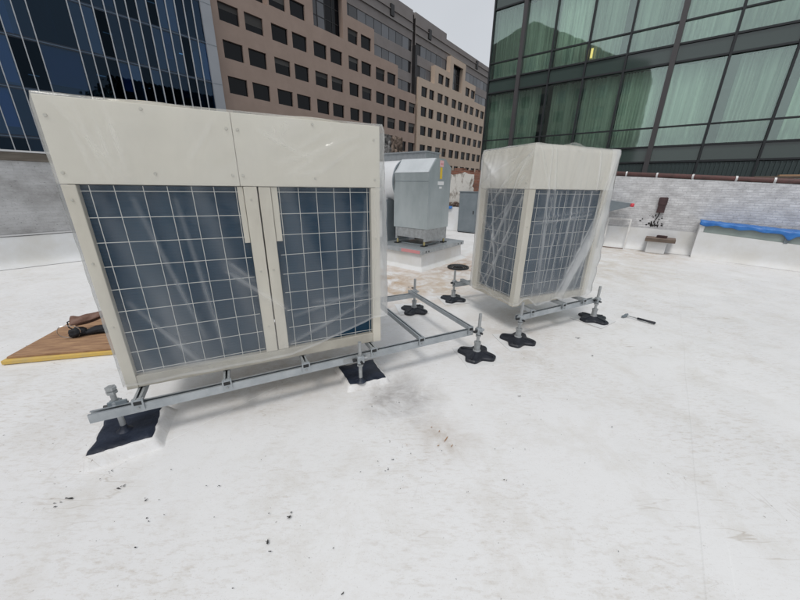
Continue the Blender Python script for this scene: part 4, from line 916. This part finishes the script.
MB().box(-0.0325, -0.030, 0.02, 0.50, 0.345, 0.41).build('faded_label', M['redlab'], cu)
for x in (0.12, 0.22, 1.45, 1.6): MB().cyl((x, -0.03, 0.375), (x, -0.034, 0.375), 0.018, n=10).build('bolt_hole', M['black'], cu)
fu = thing('exhaust_fan', 'galvanised box fan with chamfered top and warning labels on a curb', 'fan', TN(5.58, 3.75, 0.425), YL)
# housing: prism with a chamfered roof, profile across local x
prof = [(0, 0.36), (0.84, 0.36), (0.84, 1.585), (0.59, 1.745), (0.25, 1.745), (0, 1.475)]
MB().prism([(x, 0.0, z) for x, z in prof], (0, 0.012, 0)).build('end_panel', M['fan'], fu)
MB().box(0.0, 0.012, 0.0125, 0.88, 0.36, 1.473).box(0.828, 0.84, 0.0125, 0.88, 0.36, 1.58).box(0.013, 0.827, 0.0125, 0.88, 0.36, 0.372).build('side_panel', M['fan'], fu)
MB().prism([(0, 0.02, 1.476), (0.25, 0.02, 1.748), (0.59, 0.02, 1.748), (0.84, 0.02, 1.588), (0.84, 0.02, 1.576), (0.585, 0.02, 1.736), (0.255, 0.02, 1.736), (0.012, 0.02, 1.476)], (0, 0.86, 0)).build('roof_panel', M['fantop'], fu)
MB().prism([(x, 0.88, z) for x, z in prof], (0, 0.012, 0)).build('end_panel', M['fan'], fu)
MB().box(-0.004, 0.0, 0.01, 0.87, 1.30, 1.31).build('panel_seam', M['cab'], fu)
MB().box(0.38, 0.52, -0.004, 0, 1.59, 1.71).build('warning_label', M['pink'], fu); MB().box(0.40, 0.48, -0.004, 0, 1.36, 1.58).build('warning_label', M['yellow'], fu)
MB().box(0.33, 0.56, -0.004, 0, 1.24, 1.31).build('rating_label', M['white'], fu); MB().box(0.39, 0.49, -0.004, 0, 1.17, 1.21).build('rating_label', M['white'], fu)
MB().box(0.40, 0.50, -0.0055, -0.004, 1.63, 1.66).build('label_print', M['redlab'], fu)
MB().box(0.0, 0.84, 0.03, 0.08, 0.10, 0.355).box(0.0, 0.84, 0.79, 0.84, 0.10, 0.355).box(0.01, 0.05, 0.08, 0.79, 0.16, 0.355).box(0.79, 0.83, 0.08, 0.79, 0.16, 0.355).build('base_frame', M['galvp'], fu)
for x, y in ((0.03, 0.075), (0.81, 0.075), (0.03, 0.8), (0.81, 0.8)):
    o = MB().cyl((x, y, 0.02), (x, y, 0.10), 0.022, n=10).build('isolator', M['brass'], fu); MB().box(x - .07, x + .07, y - .05, y + .05, 0.0, 0.02).build('isolator_plate', M['black'], o)
MB().box(0.1, 0.75, 0.15, 0.75, 0.002, 0.02).build('drip_pan', M['fan'], fu)
dk = thing('round_duct', 'fat white round duct joining the left end of the galvanised fan', 'duct', TN(6.0, 4.645, 0.425), YL)
m = MB(); n_ = 40
for y in (0.0, 0.02, 0.9, 0.92, 1.9):
    r = 0.445 if y in (0.0, 0.02) else 0.435
    m.v += [(r * cos(2*pi*i/n_), y, 1.30 + r * sin(2*pi*i/n_)) for i in range(n_)]
for j in range(4): m.f += [(j*n_+i, j*n_+(i+1) % n_, (j+1)*n_+(i+1) % n_, (j+1)*n_+i) for i in range(n_)]
m.f.append(tuple(range(4*n_, 5*n_))); m.build('duct_shell', M['ductw'], dk, smooth=True)
ring = MB().lathe([(0.44, 0), (0.46, 0), (0.46, 0.03), (0.44, 0.03)], (0, 0, 0), 40).build('flange_ring', M['cab'], dk)
ring.rotation_euler = (-pi/2, 0, 0); ring.location = (0, -0.008, 1.30)
MB().box(-0.42, 0.42, 0.2, 0.35, 0.0, 0.92).box(-0.40, 0.40, 1.5, 1.6, 0, 0.90).build('saddle_stand', M['cab'], dk)
gd = thing('rectangular_duct', 'flat topped galvanised duct box seen just above the fan', 'duct', TN(7.9, 5.45), YL)
MB().box(0, 0.7, 0, 1.55, 1.7, 2.52).build('duct_body', M['galv'], gd, bevel=0.006); MB().box(-0.03, 0.73, -0.03, 1.58, 2.521, 2.56).build('duct_lid', M['galv'], gd)
for x in (0.05, 0.62):
    for y in (0.05, 1.45): MB().box(x, x + .05, y, y + .05, 0, 1.7).build('leg', M['galvp'], gd)
cb = thing('equipment_cabinet', 'plain grey metal cabinet standing at the wall left of the smaller unit', 'cabinet', TN(11.0, 6.0), YR)
MB().box(0, 0.72, 0, 0.24, 0.04, 1.46).build('body', M['cab'], cb, bevel=0.008); MB().box(-0.02, 0.74, -0.02, 0.24, 1.462, 1.49).build('lid', M['cab'], cb)
MB().box(0.02, 0.70, -0.012, -0.001, 0.08, 1.42).build('door', M['cab'], cb, bevel=0.004); MB().box(0.60, 0.63, -0.03, -0.0125, 0.7, 0.82).build('handle', M['black'], cb)
MB().box(0.02, 0.7, 0.02, 0.22, 0, 0.038).build('plinth', M['black'], cb)
# small blue scrap of tarpaulin by the fan
def ft(u, v):
    return (u * 0.9, v * 0.5 + 0.04 * noise.noise(Vector((u * 3, v * 3, 2))), 0.93 - 0.16 * v + 0.06 * noise.noise(Vector((u * 4, v * 4, 0))) )
o = MB().grid(lambda u, v: (0.75 * u, -0.22 - 0.05 * v + 0.03 * noise.noise(Vector((u * 5, v * 5, 1))), 0.925 - 0.20 * v * (1 - 0.6 * u) + 0.015 * noise.noise(Vector((u * 7, v * 5, 3)))), 14, 8).build('tarpaulin_scrap', M['tarp'], smooth=True)
place(o, TN(11.45, 7.15), YR); tag(o, 'small dark blue tarpaulin scrap hanging behind the fan', 'tarpaulin')
o.modifiers.new('s', 'SOLIDIFY').thickness = 0.004
# roof drain
dr = thing('roof_drain', 'round black roof drain strainer in a rusty puddle stain', 'drain', (1.23, 6.62, 0.008), 0)
MB().lathe([(0.23, 0), (0.225, 0.03), (0.19, 0.035), (0.19, 0.01)], (0,0,0), 28).build('drain_ring', M['black'], dr)
m = MB()
for i in range(16):
    a = 2*pi*i/16; m.path([(0.17*cos(a), 0.17*sin(a), 0.02), (0.165*cos(a), 0.165*sin(a), 0.035), (0.10*cos(a), 0.10*sin(a), 0.05)], 0.011, 6)
m.lathe([(0.11, 0.042), (0.11, 0.055), (0.0001, 0.06)], (0,0,0), 20); m.build('dome_strainer', M['black'], dr)

# ================================================================== RIGHT WALL FITTINGS
pi_ = thing('wall_pipe', 'red brown pipe running along the top of the white brick wall', 'pipe', TN(11.45, 4.9), YR)
MB().cyl((0.2, 0.10, zt(0.2) + 0.065), (16.5, 0.10, zt(16.5) + 0.065), 0.058, n=16).build('pipe', M['rustpipe'], pi_, smooth=True)
for x in (1.4, 2.3, 3.15, 3.85, 4.55, 5.3, 6.1, 6.75, 7.6, 8.6, 9.8, 11):
    o = MB().lathe([(0.062, -0.02), (0.068, -0.02), (0.068, 0.02), (0.062, 0.02)], (0,0,0), 16).build('pipe_clamp', M['palemetal'], pi_)
    o.rotation_euler = (0.12 * (x % 3 - 1), pi/2, 0); o.location = (x, 0.10, zt(x) + 0.065)
    MB().box(x - 0.02, x + 0.02, 0.05, 0.15, zt(x) + 0.002, zt(x) + 0.012).build('pipe_saddle', M['palemetal'], pi_)
pl = MB().box(0, 2.6, 0, 0.22, 0, 0.045).build('timber_plank', M['wood'], bevel=0.004); place(pl, TN(11.72, -1.92, zt(6.82) + 0.155), YR - 0.02); tag(pl, 'upper pale timber plank lying on the right end of the pipe', 'plank')
pl = MB().box(0, 3.2, 0, 0.26, 0, 0.045).build('timber_plank', M['oldwood'], bevel=0.004); place(pl, TN(11.70, -1.52, zt(6.42) + 0.10), YR + 0.0); tag(pl, 'lower weathered timber plank lying on the right end of the wall', 'plank')
bx = thing('rusted_box', 'narrow dark rusted box hung on the white brick wall over tar splashes', 'wall box', TN(11.45, 0.15, 1.0), YR)
MB().box(0, 0.17, -0.09, -0.002, 0.05, 0.45).build('body', M['darkrust'], bx, bevel=0.006); MB().box(-0.012, 0.182, -0.10, -0.091, 0.26, 0.44).build('cover_plate', M['darkrust'], bx, bevel=0.004)
MB().path([(0.08, -0.04, 0.05), (0.06, -0.04, -0.06), (0.02, -0.03, -0.16)], 0.012).build('conduit_stub', M['tar'], bx)
# skylight upstand with blue tarp
sk = thing('skylight_upstand', 'long low white upstand with a glazed strip along the wall, under the blue tarpaulin', 'skylight', TN(11.10, -0.80), YR)
zs = lambda x: 0.90 - 0.060 * x
YA = -0.34                                        # front steps towards the roof
def shear(x): return YA * 0 - 0.16 * (x / 1.6) if x < 99 else 0
def yfr(x): return -0.02 - 0.20 * x
Ls = 4.0
def gsk(u, v):
    x = Ls * u; return (x, yfr(x) - 0.10 * (1 - v) ** 6, 0.008 + v * (zs(x) - 0.25))
MB().grid(gsk, 30, 8).build('membrane_flashing', M['flash'], sk, smooth=True)
MB().prism([(0, yfr(0), 0.008), (0, 0.34, 0.008), (0, 0.34, zs(0) - 0.0), (0, yfr(0), zs(0) - .0)], (0.10, 0, 0)).build('end_cheek', M['flash'], sk, bevel=0.02)
m = MB(); m.add([(0.10, yfr(.1) + .02, zs(.1) - .25), (Ls, yfr(Ls) + .02, zs(Ls) - .25), (Ls, yfr(Ls) + .05, zs(Ls) - .05), (0.10, yfr(.1) + .05, zs(.1) - .05)], [(0,1,2,3)])
m.build('glazed_strip', M['greenglaze'], sk)
MB().add([(0.0, yfr(0) + .05, zs(0) - .04), (Ls, yfr(Ls) + .05, zs(Ls) - .04), (Ls, 0.34, zs(Ls) - .04), (0, 0.34, zs(0) - .04)], [(0,1,2,3)]).build('top_board', M['oldwood'], sk)
for x in (1.42, 2.9): MB().box(x, x + 0.07, yfr(x) - 0.012, yfr(x) + 0.03, zs(x) - 0.26, zs(x) - 0.10).build('glazing_bracket', M['cab'], sk)
def ftp(u, v):
    x = -0.02 + (Ls + .02) * u; q = v * 0.62
    hang = 0.085 + 0.045 * noise.noise(Vector((x * 5, 0, 0))) + 0.10 * math.exp(-((x - 1.47) / 0.07) ** 2)
    wob = 0.016 * noise.noise(Vector((x * 7, q * 8, 0))) + 0.010 * abs(noise.noise(Vector((x * 16, q * 10, 5))))
    yb = 0.30; yf = yfr(x) - 0.02
    if v < 0.7:
        y = yb + (yf - yb) * v / 0.7; z = zs(x) + 0.012 + wob + 0.02 * sin(v / .7 * pi)
    else:
        k = (v - 0.7) / 0.3; y = yf - 0.012 * k + wob; z = zs(x) + 0.012 - hang * k
    return (x, y, z)
o = MB().grid(ftp, 120, 14).build('tarpaulin', M['tarp'], smooth=True); place(o, TN(11.10, -0.80), YR); tag(o, 'bright blue tarpaulin strip laid over the skylight upstand at the right edge', 'tarpaulin')
o.modifiers.new('s', 'SOLIDIFY').thickness = 0.004
# capped vent curb
vc = thing('vent_curb', 'small square white curb capped with a rusty plate, standing by the white brick wall', 'curb', TN(10.98, 0.16), YR)
MB().box(0, 0.42, 0, 0.38, 0.008, 0.375).build('curb_flashing', M['flash'], vc, bevel=0.02)
MB().box(-0.06, 0.58, -0.10, 0.40, 0.378, 0.415).build('cap_plate', M['rust'], vc, bevel=0.004)
MB().box(-0.06, 0.58, -0.112, -0.101, 0.33, 0.415).build('cap_edge', M['oldwood'], vc)
o = MB().box(0, 0.22, 0, 0.10, 0, 0.065).build('loose_brick', M['darkrust'], bevel=0.01); place(o, TN(11.15, 0.0, 0.416), YR - 0.35); tag(o, 'dark loose brick weighing down the rusty plate of the small curb', 'brick')
# white frame leaning on the wall
lf = thing('leaning_frame', 'white framed empty sash leaning against the wall right of the smaller unit', 'frame', TN(11.16, 1.22, 0.008), YR)
lf.rotation_euler = (radians(-10), 0, YR)
MB().box(0, 0.035, 0, 0.03, 0, 0.86).build('stile', M['whitepaint'], lf); MB().box(0.545, 0.58, 0, 0.03, 0, 0.86).build('stile', M['whitepaint'], lf)
MB().box(0.0355, 0.5445, 0.001, 0.029, 0.825, 0.86).build('rail', M['whitepaint'], lf); MB().box(0.0355, 0.5445, 0.001, 0.029, 0, 0.03).build('rail', M['rust'], lf)
# grey hood on a leg with a red tip
hd = thing('sheet_metal_hood', 'grey tapering sheet metal hood with a red tip on a dark leg', 'hood', TN(11.0, 1.95, 0.008), YR)
MB().prism([(0.0, 0, 1.0), (0.0, 0, 1.36), (0.62, 0, 1.34), (1.22, 0, 1.26), (1.22, 0, 1.19), (0.62, 0, 0.98)], (0, 0.30, 0)).build('hood_body', M['cab'], hd, bevel=0.006)
MB().prism([(0.0, 0, 1.362), (0.62, 0, 1.342), (1.22, 0, 1.262), (1.22, 0, 1.272), (0.62, 0, 1.352), (0, 0, 1.372)], (0, 0.31, 0)).build('top_edge', M['galv'], hd)
MB().lathe([(0.0001, -0.05), (0.04, -0.045), (0.05, 0), (0.04, 0.045), (0.0001, 0.05)], (1.25, 0.0, 1.225), 14).build('red_tip', M['red_p'], hd, smooth=True)
MB().path([(0.64, 0.02, 1.0), (0.60, 0.02, 0.02)], 0.024, 8).build('leg', M['cab'], hd); MB().path([(0.64, 0.28, 1.0), (0.60, 0.28, 0.02)], 0.024, 8).build('leg', M['cab'], hd)
MB().path([(0.05, 0.15, 1.0), (0.05, 0.15, 0.02)], 0.024, 8).build('leg', M['cab'], hd)
MB().box(0.55, 0.66, -0.02, 0.06, 0.0, 0.025).build('foot_plate', M['oldwood'], hd)

# ================================================================== SMALL THINGS ON THE ROOF
YB = atan2(0.20, 0.84)
fb = MB().box(0, 0.885, 0, 1.03, 0, 0.040).build('foam_board', M['foam'], bevel=0.006); place(fb, (-3.70, 2.555, 0.012), YB + 0.02); tag(fb, 'yellow foam board lying under the plywood sheet', 'foam board')
def fply(u, v): return None
pw = thing('plywood_sheet', 'weathered brown plywood sheet on yellow foam, left of the large unit', 'plywood', (-3.69, 2.60, 0.053), YB)
for k in range(3): MB().box(0.002 * k, 0.90 - 0.003 * k, 0.001 * k, 1.02, 0.0062 * k, 0.0062 * k + 0.006).build('ply_layer', M['ply'], pw, bevel=0.001)
# tool pouch on the plywood
tb = thing('tool_pouch', 'brown leather and black webbing tool pouch with a wire loop on the plywood', 'tool pouch', (-3.46, 3.10, 0.0725), radians(35))
def fl(u, v):                                      # folded leather, slumped and creased
    a = -0.5 + 3.3 * v; r = (0.078 + 0.018 * sin(u * 4 + 1)) * (1 + 0.35 * noise.noise(Vector((u * 4, v * 3, 2))))
    return (-0.05 + 0.34 * u, 0.050 + r * cos(a) + 0.05 * u, 0.095 + r * sin(a) * 0.9 + 0.08 * u * u)
o = MB().grid(fl, 20, 18).build('leather_flap', M['leather'], tb, smooth=True); o.modifiers.new('s', 'SOLIDIFY').thickness = 0.006
def lump(c, d, seed, nu=20, nv=12):
    m = MB()
    def f(u, v):
        a, b_ = 2 * pi * u, pi * (v - 0.5); p = Vector((cos(b_) * cos(a), cos(b_) * sin(a), sin(b_))); r = 1 + 0.38 * noise.noise(p * 1.7 + Vector((seed, 0, 0))) + 0.18 * noise.noise(p * 4 + Vector((0, seed, 0)))
        return (c[0] + p.x * d[0] * r, c[1] + p.y * d[1] * r, max(0.002, c[2] + p.z * d[2] * r))
    return m.grid(f, nu, nv)
lump((0.31, 0.12, 0.20), (0.055, 0.05, 0.05), 3).build('leather_knob', M['leather'], tb, smooth=True)
lump((-0.01, -0.05, 0.045), (0.075, 0.065, 0.05), 1).build('black_pocket', M['webbing'], tb, smooth=True)
lump((0.20, -0.06, 0.035), (0.15, 0.055, 0.04), 5).build('black_pocket', M['webbing'], tb, smooth=True)
lump((0.42, -0.14, 0.045), (0.16, 0.07, 0.05), 8).build('black_roll', M['webbing'], tb, smooth=True)
MB().obox((0.30, 0.02, 0.10), (0.22, 0.05, 0.02), 0.5, -0.35).build('leather_strap', M['leather'], tb, bevel=0.006)
MB().obox((0.37, -0.06, 0.112), (0.09, 0.045, 0.012), 0.3, 0.1).build('white_tag', M['white'], tb, bevel=0.004)
P = [(-0.055 + 0.085 * cos(a) - 0.02 * sin(a) ** 3, -0.11 - 0.03 * sin(a), 0.085 + 0.08 * sin(a)) for a in [2*pi*i/20 for i in range(21)]]
MB().path(P, 0.0042, 6).build('wire_loop', M['steelwire'], tb)
MB().path([(-0.05, 0.10, 0.01), (-0.10, 0.11, 0.06), (-0.10, 0.12, 0.12), (0.0, 0.13, 0.15), (0.1, 0.14, 0.16)], 0.006, 6).build('strap', M['webbing'], tb)
# hammer
hm = thing('hammer', 'hammer with a long black grip lying on the open roof right of the smaller unit', 'hammer', (3.06, 3.985, 0.02), atan2(-0.27, 0.22))
MB().cyl((0, 0, 0.012), (0.15, 0, 0.012), 0.0075, n=10).build('shaft', M['galvp'], hm)
g = MB().lathe([(0.0001, 0), (0.014, 0.002), (0.015, 0.05), (0.013, 0.10), (0.017, 0.19), (0.012, 0.20), (0.0001, 0.2)], (0,0,0), 12).build('grip', M['rubber'], hm, smooth=True)
g.rotation_euler = (0, pi/2, 0); g.location = (0.13, 0, 0.012)
MB().box(-0.016, 0.016, -0.028, 0.03, -0.002, 0.026).cyl((0, 0.03, 0.012), (0, 0.058, 0.012), 0.014, n=10).prism([(-0.014, -0.028, 0.0), (0.014, -0.028, 0.0), (0.014, -0.028, 0.024), (-0.014, -0.028, 0.024)], (-0.014, -0.05, -0.006)).build('hammer_head', M['cab'], hm, bevel=0.002)
# flakes of tar and grit
R = random.Random(14); m = MB()
def flake(x, y, s_, el=1.0, a=0.0, z=0.014, k_=0.62):
    k = R.randint(5, 8); vs_ = []; s_ *= k_
    for j in range(k):
        t_ = 2*pi*j/k; r = s_ * R.uniform(.5, 1.15); px, py = r * cos(t_) * el, r * sin(t_)
        vs_.append((x + px * cos(a) - py * sin(a), y + px * sin(a) + py * cos(a), z + R.uniform(0, s_ * 0.35)))
    m.add(vs_, [tuple(range(k))])
spots = [(-0.56, 1.18, .013, 2), (-0.62, 1.04, .010, 1.6), (-0.60, 1.0, .007, 1), (-0.30, 1.02, .006, 1), (-1.26, 1.14, .012, 1.6), (-1.78, 1.24, .012, 1.6), (-1.82, 1.21, .009, 1.5), (-1.55, 1.33, .010, 1.4), (-1.70, 1.42, .008, 1), (-0.06, 1.47, .007, 1), (-0.12, 1.52, .006, 1), (-0.03, 1.54, .006, 1),
         (-0.22, 0.84, .006, 1), (-0.36, 0.75, .008, 1.5), (-1.02, 1.33, .007, 1), (-1.37, 1.25, .006, 2), (2.0, 2.9, .012, 1), (3.6, 2.1, .010, 1.4), (2.75, 3.1, .008, 1), (0.4, 1.32, .006, 1), (2.05, 3.3, .02, .8), (-0.2, 2.05, .008, 1), (0.0, 2.1, .007, 1.2), (0.18, 5.2, .05, 1), (1.0, 2.2, .006, 1.5)]
for x, y, s_, el in spots:
    a = R.uniform(0, 3)
    for q in range(R.randint(2, 4)): flake(x + R.gauss(0, s_ * .9), y + R.gauss(0, s_ * .9), s_ * R.uniform(.4, .9), el * R.uniform(1, 2), a + R.gauss(0, .4), k_=0.62)
for i in range(120):
    c = R.choice(((-1.6, 1.3, .35), (-1.0, 1.2, .5), (-0.1, 2.0, .3), (0.2, 1.6, .6), (0.0, 1.2, .6), (1.5, 2.2, 1.2), (-2.3, 2.0, .5), (3.5, 3.0, 1.5), (0.6, 2.3, .6)))
    flake(R.gauss(c[0], c[2]), R.gauss(c[1], c[2] * .8), R.uniform(.0018, .006), R.uniform(.8, 2), R.uniform(0, 3))
o = m.build('roof_grit', M['debris']); o['kind'] = 'stuff'; tag(o, 'scattered black flakes of tar and grit on the white membrane', 'debris')
m = MB(); R = random.Random(3)
for x, y, s_, el, a in ((0.33, 1.72, .006, 9, 1.0), (0.29, 1.79, .006, 4, 1.1), (0.36, 1.66, .005, 5, .9), (0.24, 1.83, .008, 1.5, 0), (0.06, 1.66, .007, 1.2, 0), (0.27, 1.66, .006, 3, .6)): flake(x, y, s_, el, a)
o = m.build('rust_flakes', M['rustchip']); o['kind'] = 'stuff'; tag(o, 'orange rust flakes and scratches on the membrane in the foreground', 'debris')
